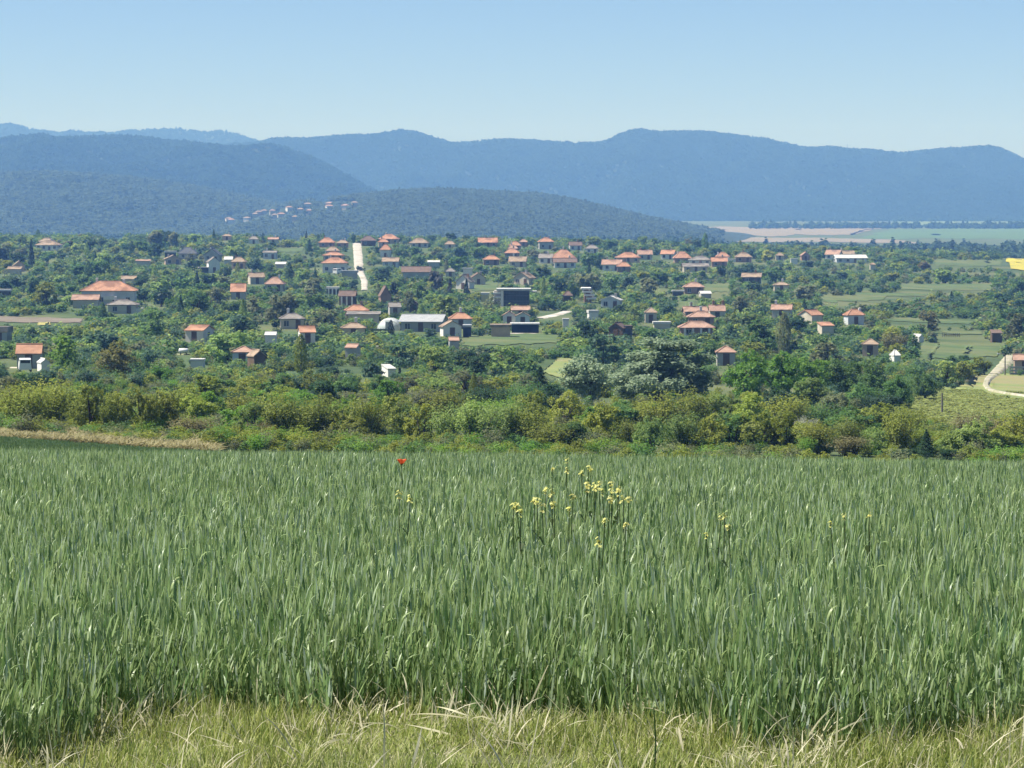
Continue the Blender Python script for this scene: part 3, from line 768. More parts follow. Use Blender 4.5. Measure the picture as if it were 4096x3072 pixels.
# along the street
H('house', None, 'house with orange hipped roof on the crest left of the street', 1273, 1341, 950, 970, 980, 'hip', 'orange', 'brick', 0)
H('house', None, 'house with long pinkish roof on the crest beside the street top', 1314, 1384, 934, 951, 962, 'gx', 'pink', 'brick', 3, chim=(0.3,), cmat='brick')
H('house', None, 'small house with tan hipped roof beside the street top', 1344, 1395, 959, 972, 982, 'hip', 'tan', 'brick', 0)
H('house', None, 'house with small tan hipped roof above the white two-storey house', 1300, 1360, 986, 1003, 1012, 'hip', 'tan', 'cream', 0)
H('house', None, 'house with wide orange-pink roof directly behind the white two-storey house', 1288, 1378, 1007, 1021, 1036, 'hip', 'orange', 'peach', 2)
H('house', 'white two-storey house', 'white two-storey house with red-orange hipped roof left of the street', 1284, 1394, 1029, 1052, 1092, 'hip', 'orange', 'white', 3)
H('shed', None, 'long flat pale roof beside the lower end of the street', 1364, 1432, 1082, 1089, 1099, 'flat', 'metal', 'grey', 0, D=4, cat='shed', win=False)
H('house', 'terracotta crest house', 'house with long terracotta roof on the crest right of the street', 1512, 1598, 936, 956, 968, 'hip', 'orange', 'peach', 0, chim=(0.35,))
H('house', None, 'narrow house with stepped terracotta roof below the crest right of the street', 1512, 1556, 955, 968, 980, 'hip', 'orange', 'peach', 5)
H('house', 'white narrow house', 'narrow white two-storey house with orange hipped roof right of the street', 1518, 1564, 978, 999, 1031, 'hip', 'orange', 'white', -4)
H('house', None, 'house with low pinkish-grey roof and blue-grey wall right of the street', 1526, 1596, 1030, 1046, 1066, 'gx', 'tan', 'blue', -5)
H('house', 'dark green crest house', 'small dark house half hidden by the tree at the top of the street', 1444, 1506, 944, 962, 984, 'hip', 'brown', 'wood', 8)
H('house', 'tan house by cypress', 'pale house with tan hipped roof below the tall cypress', 1638, 1718, 952, 972, 988, 'hip', 'tan', 'cream', 4)
H('house', None, 'small tan hipped roof between trees right of the cypress', 1776, 1822, 963, 977, 986, 'hip', 'tan', 'cream', 0)
H('barn', 'long brown barn', 'long barn with brown roof before the dull purplish tree', 1605, 1726, 1066, 1088, 1104, 'gx', 'brown', 'grey', 2, D=7, cat='barn', win=False)
H('shed', None, 'long white roofed shed below the blue-green trees', 1709, 1760, 1041, 1048, 1056, 'mono', 'white', 'grey', 0, D=4, cat='shed', win=False)
H('shed', None, 'grey hipped shed left of the bright white box building', 1780, 1822, 1072, 1086, 1098, 'hip', 'grey', 'cream', 0, cat='shed')
H('cabin', None, 'bright white box-shaped building in the gardens', 1850, 1892, 1072, 1076, 1092, 'flat', 'white', 'white', 0, cat='cabin', win=False)
H('house', 'grey gabled cottage', 'old cottage with steep grey-tan gable and white end wall', 1818, 1884, 1098, 1128, 1154, 'gy', 'grey', 'white', -25)
H('house', None, 'low brown farm roof right of the grey gabled cottage', 1882, 1946, 1091, 1112, 1124, 'gy', 'brown', 'cream', 10)
H('porch', None, 'open white porch left of the brown columned house', 1304, 1356, 1148, 1154, 1170, 'flat', 'white', 'dark', 0, cat='porch', win=False, D=4, extra=columns(3))
H('house', 'brown columned house', 'dark brown roofed house with white porch columns', 1352, 1424, 1163, 1184, 1222, 'gx', 'brown', 'wood', -6, extra=columns(3))
H('house', 'low orange hipped house', 'low house with wide bright orange hipped roof and dark wall', 1377, 1478, 1219, 1242, 1262, 'hip', 'orange', 'brick', 4)
H('shed', None, 'long low grey shed roof in front of the low orange hipped house', 1384, 1522, 1247, 1256, 1268, 'mono', 'grey', 'cream', 0, D=4, cat='shed', win=False)
H('barn', None, 'dark reddish pointed barn among dark trees', 1520, 1568, 1144, 1184, 1198, 'gy', 'brown', 'brick', 15, cat='barn', win=False)
H('shed', None, 'little grey gabled shed in the middle of the village', 1556, 1606, 1210, 1228, 1244, 'gx', 'grey', 'grey', 10, cat='shed')
H('house', None, 'brown wooden hut beside the bare tree in the village middle', 1640, 1672, 1203, 1214, 1244, 'gy', 'brown', 'brick', 0)
H('hall', 'long metal-roofed hall', 'long low hall with shiny pale metal roof', 1593, 1772, 1258, 1286, 1306, 'gx', 'metal', 'grey', -5, D=12, cat='hall')
H('house', 'orange villa', 'house with bright orange hipped roof and blue-grey walls beside the metal-roofed hall', 1795, 1892, 1250, 1275, 1300, 'hip', 'orange', 'blue', 5, chim=(0.52,))
H('house', 'white gabled cottage', 'white cottage with a low gable and one dark attic window', 1767, 1852, 1282, 1306, 1336, 'gy', 'tan', 'white', 14)
H('garage', None, 'dark garage right of the white gabled cottage', 1850, 1886, 1300, 1306, 1338, 'flat', 'metal', 'navy', 0, cat='garage', win=False, D=5)
H('house', None, 'low tan pyramid roof left of the greenhouse', 1362, 1466, 1291, 1312, 1328, 'hip', 'tan', 'cream', 3)
H('shed', None, 'low pinkish shed under the lawn edge', 1796, 1838, 1348, 1362, 1372, 'gx', 'pink', 'grey', 5, cat='shed', win=False)
H('shed', None, 'pale pinkish roof half hidden by shrubs below the greenhouse', 1377, 1428, 1376, 1390, 1398, 'gx', 'pink', 'grey', -12, cat='shed', win=False)
H('shed', None, 'small white metal roof deep in the valley shrubs', 1552, 1584, 1464, 1474, 1482, 'mono', 'white', 'white', 20, cat='shed', win=False, minwall=1.2, D=3)
# centre
H('house', None, 'house with wide orange roof on the crest right of the cypress', 1912, 1992, 951, 970, 980, 'gx', 'orange', 'brick', 3)
H('house', None, 'topmost of three stacked terracotta roofs on the crest', 2034, 2086, 965, 982, 990, 'hip', 'orange', 'brick', 0, chim=(0.2,))
H('house', None, 'middle one of three stacked terracotta roofs on the crest', 2030, 2074, 980, 994, 1002, 'hip', 'pink', 'brick', 0)
H('house', None, 'lowest and widest of three stacked terracotta roofs on the crest', 2016, 2080, 993, 1012, 1024, 'hip', 'orange', 'brick', 0)
H('house', None, 'little pinkish roof at the right end of the stacked terracotta roofs', 2076, 2112, 957, 968, 978, 'hip', 'pink', 'brick', 0)
H('house', 'orange-roofed garden house', 'house with a vivid orange hipped roof above a dark garden wall', 1931, 2001, 1021, 1038, 1060, 'hip', 'orange', 'brick', 2)
H('house', 'tower house', 'tall grey-blue house with orange pyramid roof on the skyline', 2154, 2218, 949, 967, 998, 'hip', 'orange', 'grey', 5, D=6)
H('house', None, 'low house with tan gabled roof between trees below the terracotta roofs', 2033, 2106, 1026, 1046, 1058, 'gx', 'tan', 'cream', -5)
H('house', 'large white farmhouse', 'large farmhouse with ribbed orange roof and white walls', 2207, 2304, 998, 1031, 1056, 'hip', 'orange', 'white', 3, chim=(0.5,))
H('house', None, 'lower grey-roofed wing in front of the large white farmhouse', 2212, 2310, 1033, 1049, 1070, 'gx', 'brown', 'white', 2, D=5)
H('house', None, 'white side wing left of the large white farmhouse', 2152, 2212, 1015, 1032, 1052, 'gx', 'grey', 'white', -10)
H('house', None, 'white walled house with dark roof on crest right of the tower house', 2276, 2330, 967, 982, 1000, 'gx', 'brown', 'white', 6)
H('house', None, 'small grey pyramid-roofed house on crest beside a round green tree', 2340, 2396, 979, 994, 1004, 'hip', 'grey', 'white', 0)
H('house', 'peach double house', 'double house with peach roof and white balcony wall', 2405, 2488, 1038, 1058, 1084, 'gx', 'pink', 'white', -5)
H('house', None, 'small orange pyramid roof joined to the peach double house', 2466, 2525, 1048, 1066, 1082, 'hip', 'orange', 'brick', 0)
H('house', 'tan gabled farmhouse', 'farmhouse with tan roof and pale gable end above the school block', 2047, 2124, 1088, 1112, 1132, 'gy', 'tan', 'cream', -28)
H('cabin', None, 'small cream box building left of the school block', 1923, 1958, 1171, 1176, 1202, 'flat', 'white', 'yellow', 0, cat='cabin', win=False)
H('house', None, 'low pinkish roof in front of the grey school block', 2043, 2122, 1224, 1240, 1250, 'gx', 'pink', 'cream', 2)
H('house', None, 'pinkish twin-gabled house below the school block', 2008, 2066, 1244, 1262, 1286, 'gy', 'pink', 'white', 0)
H('house', None, 'right half of the pinkish twin-gabled house below the school block', 2060, 2122, 1248, 1264, 1288, 'gy', 'tan', 'white', 0)
H('wall_building', None, 'peach walled shed left of the dark blue pavilion', 1960, 2046, 1298, 1306, 1332, 'flat', 'tan', 'peach', 0, cat='shed', win=False, D=5)
H('hut', None, 'dark little pointed hut below the large dark tree', 2251, 2292, 1164, 1182, 1194, 'hip', 'brown', 'wood', 0, cat='hut')
H('house', 'white gabled bungalow', 'bungalow with thin white gable edge right of the terrace block', 2398, 2484, 1183, 1200, 1216, 'gy', 'white', 'blue', -12)
H('cabin', None, 'white walled cabin below the terrace block', 2354, 2396, 1241, 1250, 1272, 'flat', 'white', 'white', 8, cat='cabin', win=False)
H('hut', 'brown field hut', 'brown gabled hut at the lower meadow edge', 2430, 2496, 1290, 1312, 1336, 'gy', 'brown', 'wood', -20, cat='hut')
H('shed', None, 'dark open shed right of the brown field hut', 2494, 2530, 1302, 1312, 1336, 'flat', 'brown', 'dark', 0, cat='shed', win=False)
H('cabin', None, 'small white box cabin above the lower meadow', 2250, 2276, 1274, 1280, 1304, 'flat', 'white', 'white', 0, cat='cabin', win=False)
# right
H('house', 'long terracotta house', 'long low house with terracotta roof on the right crest', 2462, 2564, 1009, 1030, 1046, 'hip', 'orange', 'peach', 0)
H('house', None, 'pinkish roofed house behind the long terracotta house', 2550, 2612, 1000, 1018, 1034, 'gx', 'pink', 'cream', 5)
H('house', 'orange house with white gable', 'house with orange roof and lit white gable wall', 2639, 2698, 1000, 1016, 1038, 'gx', 'orange', 'white', -18)
H('house', None, 'house with steep orange roof joined right of the white gable', 2694, 2768, 1006, 1032, 1046, 'hip', 'orange', 'brick', 3)
H('house', 'grey-roofed white villa', 'white villa with grey hipped roof on the right crest', 2755, 2848, 1023, 1040, 1060, 'hip', 'grey', 'white', 0)
H('house', None, 'long grey roof just below the grey-roofed white villa', 2730, 2838, 1053, 1066, 1078, 'gx', 'grey', 'cream', 2)
H('house', None, 'low long orange-roofed house right of the grey-roofed white villa', 2844, 2912, 1030, 1046, 1054, 'gx', 'orange', 'brick', 0)
H('house', None, 'orange roof rising behind the low long orange-roofed house', 2866, 2920, 1008, 1026, 1040, 'hip', 'orange', 'white', 5, chim=(0.15,))
H('house', 'tan crest house', 'dark-walled house with tan hipped roof on the right crest', 2940, 3010, 1009, 1028, 1050, 'hip', 'tan', 'brick', 0, chim=(0.5,), cmat='brick', extra=leanto(-1, 4.0, 0.6, 'roof_white', 'wall_white'))
H('house', 'pinkish farmhouse', 'farmhouse with pinkish pyramid roof and dark brick wall beside fenced lawn', 2733, 2820, 1128, 1148, 1168, 'hip', 'pink', 'brick', 0)
H('shed', None, 'bright white tarpaulin roofed shed beside the pinkish farmhouse', 2802, 2848, 1164, 1174, 1182, 'gx', 'white', 'grey', 8, D=4, cat='shed', win=False, minwall=1.5)
H('shed', None, 'thin white flat roof left of the pinkish farmhouse', 2688, 2738, 1161, 1165, 1174, 'flat', 'white', 'dark', 0, D=3, cat='shed', win=False, minwall=1.5)
H('house', None, 'low brown farm roof under trees right of the fenced lawn', 2964, 3046, 1092, 1108, 1120, 'gx', 'tan', 'dark', -8)
H('house', 'double-roofed house', 'old house with two tiers of pinkish tile roofs and white pillars', 2749, 2862, 1244, 1268, 1304, 'hip', 'pink', 'brick', 0, chim=(0.5,))
H('veranda', None, 'wide pinkish veranda roof in front of the double-roofed house', 2714, 2862, 1284, 1310, 1328, 'hip', 'pink', 'brick', 0, D=5, cat='veranda', extra=columns(4))
H('house', None, 'tan roof rising behind the double-roofed house', 2735, 2834, 1226, 1246, 1254, 'gx', 'pink', 'brick', 6)
H('house', None, 'tan-orange roof with two chimneys right of the double-roofed house', 2836, 2904, 1220, 1244, 1256, 'gx', 'pink', 'cream', 4, chim=(0.3, 0.9), cmat='brick')
H('house', None, 'grey tan house half hidden left of the blue-green tree', 2578, 2630, 1231, 1250, 1292, 'hip', 'tan', 'cream', 0)
H('shed', None, 'long white flat roof under the blue-green tree', 2612, 2684, 1287, 1293, 1302, 'flat', 'white', 'cream', 0, D=4, cat='shed', win=False, minwall=1.4)
H('house', 'pyramid-roofed cottage', 'cottage with orange-pink pyramid roof behind bright green trees', 2864, 2946, 1385, 1409, 1434, 'hip', 'pink', 'grey', 0)
H('house', None, 'pink gabled house with white end wall left of the long white roof', 3297, 3360, 1000, 1018, 1036, 'gx', 'pink', 'white', -22)
H('house', None, 'tan roof directly behind the long white roof', 3354, 3422, 1002, 1016, 1030, 'gx', 'tan', 'white', 8)
H('hall', 'long white-roofed hall', 'low hall with very long bright white roof on the right crest', 3341, 3472, 1019, 1032, 1050, 'gx', 'white', 'blue', 4, D=10, cat='hall')
H('house', None, 'small pinkish house left of the round tree by the white-roofed hall', 3204, 3242, 1008, 1022, 1042, 'gy', 'pink', 'brick', 10)
H('shed', None, 'white shed beside the small pinkish crest house', 3162, 3192, 1034, 1037, 1048, 'flat', 'white', 'white', 0, cat='shed', win=False, D=3)
H('house', None, 'small tan roof behind trees on the right crest', 3102, 3136, 1010, 1022, 1034, 'hip', 'tan', 'cream', 0)
H('shed', None, 'tiny tan roof right of the long white-roofed hall', 3480, 3504, 1051, 1058, 1068, 'hip', 'tan', 'cream', 0, cat='shed', win=False)
H('house', 'low tan hillside house', 'low tan-roofed house with pale wall on the right hillside', 3094, 3158, 1128, 1140, 1150, 'hip', 'tan', 'cream', 0)
H('house', 'stone hillside farm', 'old farm with weathered pink roof and stone walls on the right hillside', 3082, 3168, 1218, 1238, 1258, 'gx', 'pink', 'cream', -10, chim=(0.2,))
H('barn', 'slanting orange barn', 'small barn with slanting orange-tan roof on the right hillside', 3236, 3302, 1238, 1260, 1272, 'gx', 'orange', 'cream', 38, cat='barn', win=False, D=5)
H('house', 'shaded square house', 'square two-storey house with orange hipped roof and shade-tinted blue-grey front', 3386, 3463, 1236, 1260, 1300, 'hip', 'orange', 'blue', 14, chim=(0.85,))  # blue-grey of the walls is front shade painted all round
H('hut', None, 'small hut with orange and white roof below the slanting orange barn', 3283, 3340, 1287, 1302, 1322, 'mono', 'orange', 'cream', 15, cat='hut', win=False)
H('house', 'open-fronted tan house', 'small house with tan hipped roof and dark open front', 3445, 3515, 1356, 1377, 1416, 'hip', 'tan', 'peach', -8)
H('shed', 'white shed', 'small bright white shed at the edge of the open green meadow', 3673, 3698, 1338, 1348, 1368, 'gy', 'white', 'white', 25, cat='shed', win=False, minwall=1.2)
H('tent', None, 'small pale pointed tent below the open-fronted tan house', 3578, 3600, 1413, 1434, 1438, 'hip', 'white', 'white', 10, cat='tent', win=False, minwall=0.6)
H('house', 'stone-walled house', 'pinkish house with stone wall at the right picture edge', 4052, 4150, 1418, 1440, 1476, 'gx', 'pink', 'peach', -6)
H('shed', None, 'small brown shed by pale posts above the green meadow', 3966, 4010, 1318, 1332, 1362, 'mono', 'brown', 'wood', 0, cat='shed', win=False)
# ------------------------------------------------------------------ special buildings
def place(name, label, cat, xc, base, start=300, yaw=0, group=None):
    X, d, Z = ground_at(xc, base, start)
    r = obj(name, None, loc=(X, d, Z)); r.rotation_euler = (0, 0, R(yaw)); tag(r, label, cat, group)
    return r, d, F / d      # root, distance, pixels per metre
def zrow(xc, row, d, Z): return -ray(xc, row)[1] * d - Z

# grey school block with a dark glazed front
r, d, k = place('school_block', 'grey concrete school block with dark glazed front and flat white roof', 'school', 2060, 1226)
Z = r.location.z; zt = zrow(2060, 1162, d, Z); xa, xb = (2014 - 2060) / k, (2118 - 2060) / k
b = MB(); b.box(xa, xb, 0.35, 9, -1.5, zt - 0.02); obj('wall', b.mesh('wall', M['wall_grey']), r)
b = MB(); b.box((1986 - 2060) / k, (2124 - 2060) / k, -0.7, 9.6, zt, zt + 0.5); rf = obj('roof', b.mesh('roof', M['roof_white']), r)
b = MB(); b.box((2124 - 2060) / k, (2148 - 2060) / k, 1, 7, zt - 0.5, zt - 0.2); obj('canopy', b.mesh('canopy', M['roof_white']), rf)
b = MB(); b.box((2003 - 2060) / k, xa - 0.003, -0.2, 9, -1.5, zt - 0.01); obj('pillar', b.mesh('pillar', M['wall_white']), r)
nb = 8; pan = None
for i in range(nb):
    for s in range(3):
        w = (xb - xa) / nb; hh = zt / 3
        if pan is None:
            q = MB(); q.box(0.04, w - 0.04, 0.15, 0.25, 0.05, hh - 0.1, 0); q.box(0, w, 0.05, 0.3, hh - 0.1, hh, 1); q.box(-0.03, 0.04, 0.06, 0.3, 0, hh - 0.1, 1)
            pan = q.mesh('glass_panel', [M['glass'], M['wall_navy']])
        obj('glass_panel', pan, r, (xa + i * w, 0, s * hh))
for s in range(3):
    b = MB(); z = zt * (0.25 + 0.27 * s); b.box((1972 - 2060) / k, (2002 - 2060) / k, -0.3, 6, z, z + 0.45); obj('floor_slab', b.mesh('floor_slab', M['wall_white']), r)
b = MB(); b.box((1976 - 2060) / k, (2001 - 2060) / k, 1.2, 6, -1.5, zt * 0.98); obj('stair_wing', b.mesh('stair_wing', M['wall_grey']), r)
LAND.append(('grey school block', 1975, 2120, 1157, 1224)); RECT.append((1972, 2140, 1157, 1222, d))

# dark blue pavilion
r, d, k = place('pavilion', 'dark blue open-fronted pavilion with thin white flat roof', 'pavilion', 2102, 1333)
Z = r.location.z; zt = zrow(2102, 1298, d, Z); w = 53 / k
b = MB(); b.box(-w, w, 2.5, 5.5, -1, zt - 0.02); b.box(-w, -w + 0.2, 0, 2.5, -1, zt - 0.02); b.box(w - 2.2, w, 0.4, 2.5, -1, zt - 0.02); obj('wall', b.mesh('wall', M['wall_navy']), r)
b = MB(); b.box(-w - 0.5, w + 0.2, -0.6, 5.9, zt, zt + 0.28); obj('roof', b.mesh('roof', M['roof_white']), r)
for i in range(5):
    b = MB(); x = -w + 2 * w * i / 4.6; b.box(x - 0.08, x + 0.08, -0.05, 0.1, -1, zt - 0.02); obj('post', b.mesh('post', M['wall_navy']), r)
b = MB(); b.box(-w, w - 2.2, 0.0, 0.06, 0.55, 0.7); b.box(-w, w - 2.2, 0.0, 0.06, 0.1, 0.5); obj('railing', b.mesh('railing', M['wall_navy']), r)
LAND.append(('dark blue pavilion', 2049, 2155, 1292, 1332)); RECT.append((2046, 2160, 1290, 1334, d))

# polytunnel greenhouse
r, d, k = place('greenhouse', 'rounded greenhouse tunnel covered in pale film beside a dark cypress', 'greenhouse', 1552, 1322)
Z = r.location.z; hgt = zrow(1552, 1282, d, Z); w = 45 / k
def tunnel(y0, y1, rad_x, rad_z, lo=0):
    n = 16; v = []; f = []
    for y in (y0, y1):
        for i in range(n + 1):
            a = math.pi * i / n; v.append((rad_x * math.cos(a), y, -0.5 if i in (0, n) else rad_z * math.sin(a) ** 0.75))
    for i in range(n): f.append((i, i + 1, n + 2 + i, n + 1 + i))
    f.append(tuple(range(n, -1, -1))); f.append(tuple(range(n + 1, 2 * n + 2)))
    return v, f
b = MB(); b.add(*tunnel(0, 16, w, hgt)); obj('film_cover', b.mesh('film_cover', M['poly'], True), r)
for i in range(6):
    b = MB(); b.tube([(w * 1.006 * math.cos(math.pi * j / 12), i * 3.2, max(-0.4, hgt * 1.006 * math.sin(math.pi * j / 12) ** 0.75)) for j in range(13)], [0.06] * 13, 5); obj('hoop', b.mesh('hoop', M['wall_white']), r)
b = MB(); b.box(-0.6, 0.6, -0.06, -0.01, 0, 2.0); obj('door', b.mesh('door', M['frame']), r)
LAND.append(('greenhouse tunnel', 1506, 1597, 1282, 1318)); RECT.append((1506, 1597, 1282, 1322, d))

# terrace block: white slabs stacked up the slope
r, d, k = place('terrace_block', 'concrete terrace block of stacked white slabs in the village middle', 'building', 2352, 1212)
Z = r.location.z; zt = zrow(2352, 1157, d, Z); w = 20 / k
b = MB(); b.box(-w + 0.4, w - 0.4, 0.8, 8, -1.5, zt - 0.02); obj('wall', b.mesh('wall', M['wall_brick']), r)
for s in range(4):
    z = zt * (0.27 + 0.24 * s); off = (s - 2) * -0.5
    b = MB(); b.box(-w + off, w + off, -1.5 + 0.4 * s, 8.2, z, z + zt * 0.11); obj('terrace_slab', b.mesh('terrace_slab', M['wall_white']), r)
    for q in (-1, 1):
        b = MB(); x = q * (w - 0.6) + off; b.box(x - 0.15, x + 0.15, -1.2 + 0.4 * s, -0.9 + 0.4 * s, z - zt * 0.13, z - 0.002); obj('post', b.mesh('post', M['wall_cream']), r)
LAND.append(('terrace block', 2330, 2374, 1157, 1208)); RECT.append((2326, 2378, 1155, 1210, d))

# long white hall out on the plain
r, d, k = place('plain_hall', 'long white industrial hall far out on the plain', 'hall', 2585, 958, start=2600)
w = 42 / k; b = MB(); b.box(-w, w, 0, 14, -2, 2.6); obj('wall', b.mesh('wall', M['wall_white']), r)
b = MB(); b.add([(-w - .5, -.5, 2.62), (w + .5, -.5, 2.62), (w + .5, 7, 4.2), (-w - .5, 7, 4.2), (w + .5, 14.5, 2.62), (-w - .5, 14.5, 2.62)], [(0, 1, 2, 3), (3, 2, 4, 5)]); obj('roof', b.mesh('roof', M['roof_white']), r)
for sx in (-1, 1):
    b = MB(); b.tube([(sx * (w + 5), 3, -2), (sx * (w + 5), 3, 7)], [1.2, 1.2], 12); obj('silo', b.mesh('silo', M['wall_white']), r)

# far village at the foot of the low hill
def hill_at(ridge, px, row):
    t = np.linspace(-0.02, 1, 400); x, y, z = ridge.point(np.full(400, float(px)), t)
    s = ray(px, row)[1]; ok = -s * y <= z
    i = int(np.argmax(ok)) if ok.any() else 0
    return float(x[i]), float(y[i]), float(z[i])
fv = [(790, 876), (812, 872), (835, 880), (895, 868), (900, 884), (918, 890), (935, 874), (925, 896), (960, 864), (1022, 870), (1040, 862), (1058, 858), (1092, 858), (1100, 876), (1128, 868), (1130, 832), (1162, 846),
      (1202, 854), (1234, 832), (1238, 858), (1316, 826), (1322, 842), (1378, 840), (1422, 828), (1180, 884), (985, 886)]
fv.sort()
FVO = ['leftmost'] + [w + ' from left,' for w in 'second third fourth fifth sixth seventh eighth ninth tenth eleventh twelfth thirteenth fourteenth fifteenth sixteenth seventeenth eighteenth nineteenth twentieth twenty-first twenty-second twenty-third twenty-fourth twenty-fifth twenty-sixth'.split()]
FVO = FVO[:len(fv) - 1] + ['rightmost']
for i, (px, row) in enumerate(fv):
    x, y, z = hill_at(low, px, row)
    g = random.Random(i); W_ = g.uniform(6, 9.5); Hh = g.uniform(4, 6)
    rt = obj('far_house', None, loc=(x, y, z)); rt.rotation_euler = (0, 0, g.uniform(-.5, .5))
    tag(rt, '%s tiny pale house in the far village under the low hill' % FVO[i], 'house', 'houses of the far village')
    obj('wall', wall_mesh('hip', W_, 7, Hh, 2, g.choice(['white', 'cream', 'white', 'peach'])), rt)
    obj('roof', roof_mesh('hip', W_, 7, 1.9, 0.5, g.choice(['pink', 'tan', 'pink']), ''), rt, (0, 0, Hh))

# poles, lamp, mast
def pole(name, label, cat, px, top, base, start, parts):
    X, d, Z = ground_at(px, base, start); h = zrow(px, top, d, Z)
    r = obj(name, None, loc=(X, d, Z)); tag(r, label, cat)
    b = MB(); b.tube([(0, 0, -0.5), (0, 0, h)], [0.13, 0.08], 8); obj('post', b.mesh('post', M['pole']), r)
    parts(r, h)
def globe(r, h):
    b = MB(); n = 8
    rings = [(0.42 * math.sin(math.pi * i / n), h + 0.35 - 0.42 * math.cos(math.pi * i / n)) for i in range(n + 1)]
    b.tube([(0, 0, z) for _, z in rings], [max(q, 0.01) for q, _ in rings], 12); obj('globe', b.mesh('globe', M['lamp_glass'], True), r)
def lamphead(r, h):
    b = MB(); b.tube([(0, 0, h), (-0.5, 0, h + 0.25), (-0.9, 0, h + 0.25)], [0.05, 0.05, 0.05], 6); obj('arm', b.mesh('arm', M['pole']), r)
    b = MB(); b.box(-1.35, -0.85, -0.15, 0.15, h + 0.16, h + 0.32); obj('lamp_head', b.mesh('lamp_head', M['lamp_glass']), r)
def crossarm(r, h):
    b = MB(); b.box(-0.7, 0.7, -0.05, 0.05, h - 0.5, h - 0.38); obj('crossarm', b.mesh('crossarm', M['pole']), r)
    for x in (-0.6, 0.0, 0.6):
        b = MB(); b.tube([(x, 0, h - 0.38), (x, 0, h - 0.2)], [0.05, 0.03], 6); obj('insulator', b.mesh('insulator', M['lamp_glass']), r)
pole('globe_lamp', 'tall lamp post with round white globe below the long white-roofed hall', 'lamp post', 3397, 1036, 1090, 300, globe)
pole('street_lamp', 'street lamp beside the gravel track by the stone-walled house', 'lamp post', 4020, 1420, 1502, 300, lamphead)
pole('utility_pole', 'thin wooden utility pole standing on the grassy slope', 'pole', 3768, 1572, 1660, 230, lambda r, h: None)
pole('utility_pole', 'thin wooden utility pole beside the long metal-roofed hall', 'pole', 1772, 1240, 1312, 300, crossarm)
px_, t_ = 3386, np.array(1.0); mx, my, mz = main.point(np.array(3386.0), t_)
r = obj('antenna_mast', None, loc=(float(mx), float(my), float(mz))); tag(r, 'tiny thin antenna mast on the mountain skyline', 'mast')
b = MB(); b.tube([(0, 0, -5), (0, 0, 24)], [1.2, 0.7], 6); obj('post', b.mesh('post', M['pole']), r); b = MB(); b.tube([(0, 0, 24), (0, 0, 30)], [0.4, 0.2], 5); obj('aerial', b.mesh('aerial', M['pole']), r)

# fences
def fence(label, xa, xb, row, hgt, mat, n, start=300, solid=True):
    A = ground_at(xa, row, start); B = ground_at(xb, row, start)
    r = obj('fence', None, loc=A); tag(r, label, 'fence'); dx, dy, dz = (B[i] - A[i] for i in range(3))
    for i in range(n + 1):
        b = MB(); t = i / n; b.box(dx * t - 0.06, dx * t + 0.06, dy * t - 0.06, dy * t + 0.06, dz * t - 0.4, dz * t + hgt); obj('post', b.mesh('post', M['pole']), r)
    for zz in ((0.3, 0.75) if not solid else (0.15, 0.5, 0.85)):
        b = MB(); e = 0.11 * hgt if solid else 0.05
        b.add([(0, -0.09, zz * hgt - e), (dx, dy - 0.09, dz + zz * hgt - e), (dx, dy - 0.09, dz + zz * hgt + e), (0, -0.09, zz * hgt + e), (0, -0.13, zz * hgt - e), (dx, dy - 0.13, dz + zz * hgt - e), (dx, dy - 0.13, dz + zz * hgt + e), (0, -0.13, zz * hgt + e)],
                      [(3, 2, 1, 0), (4, 5, 6, 7), (0, 1, 5, 4), (2, 3, 7, 6), (0, 4, 7, 3), (1, 2, 6, 5)])
        obj('rail', b.mesh('rail', M[mat]), r)
M['fence_green'] = surf('fence_green', (0.20, 0.26, 0.16), (0.15, 0.2, 0.12), 1.0, 0.8)
fence('pale green board fence below the greenhouse tunnel', 1484, 1552, 1350, 1.9, 'fence_green', 7)
fence('reddish railed fence across the meadow right of the white shed', 3770, 3838, 1348, 0.9, 'wall_brick', 8, solid=False)
fence('low grey stone-coloured fence below the stone-walled house', 4040, 4140, 1500, 1.5, 'wall_grey', 8)
fence('long pale wall-like fence along the lawn of the pinkish farmhouse', 2808, 2902, 1132, 1.4, 'wall_cream', 8)
fence('low pale fence along the lawn below the orange villa', 1880, 1960, 1338, 1.2, 'wall_cream', 7)

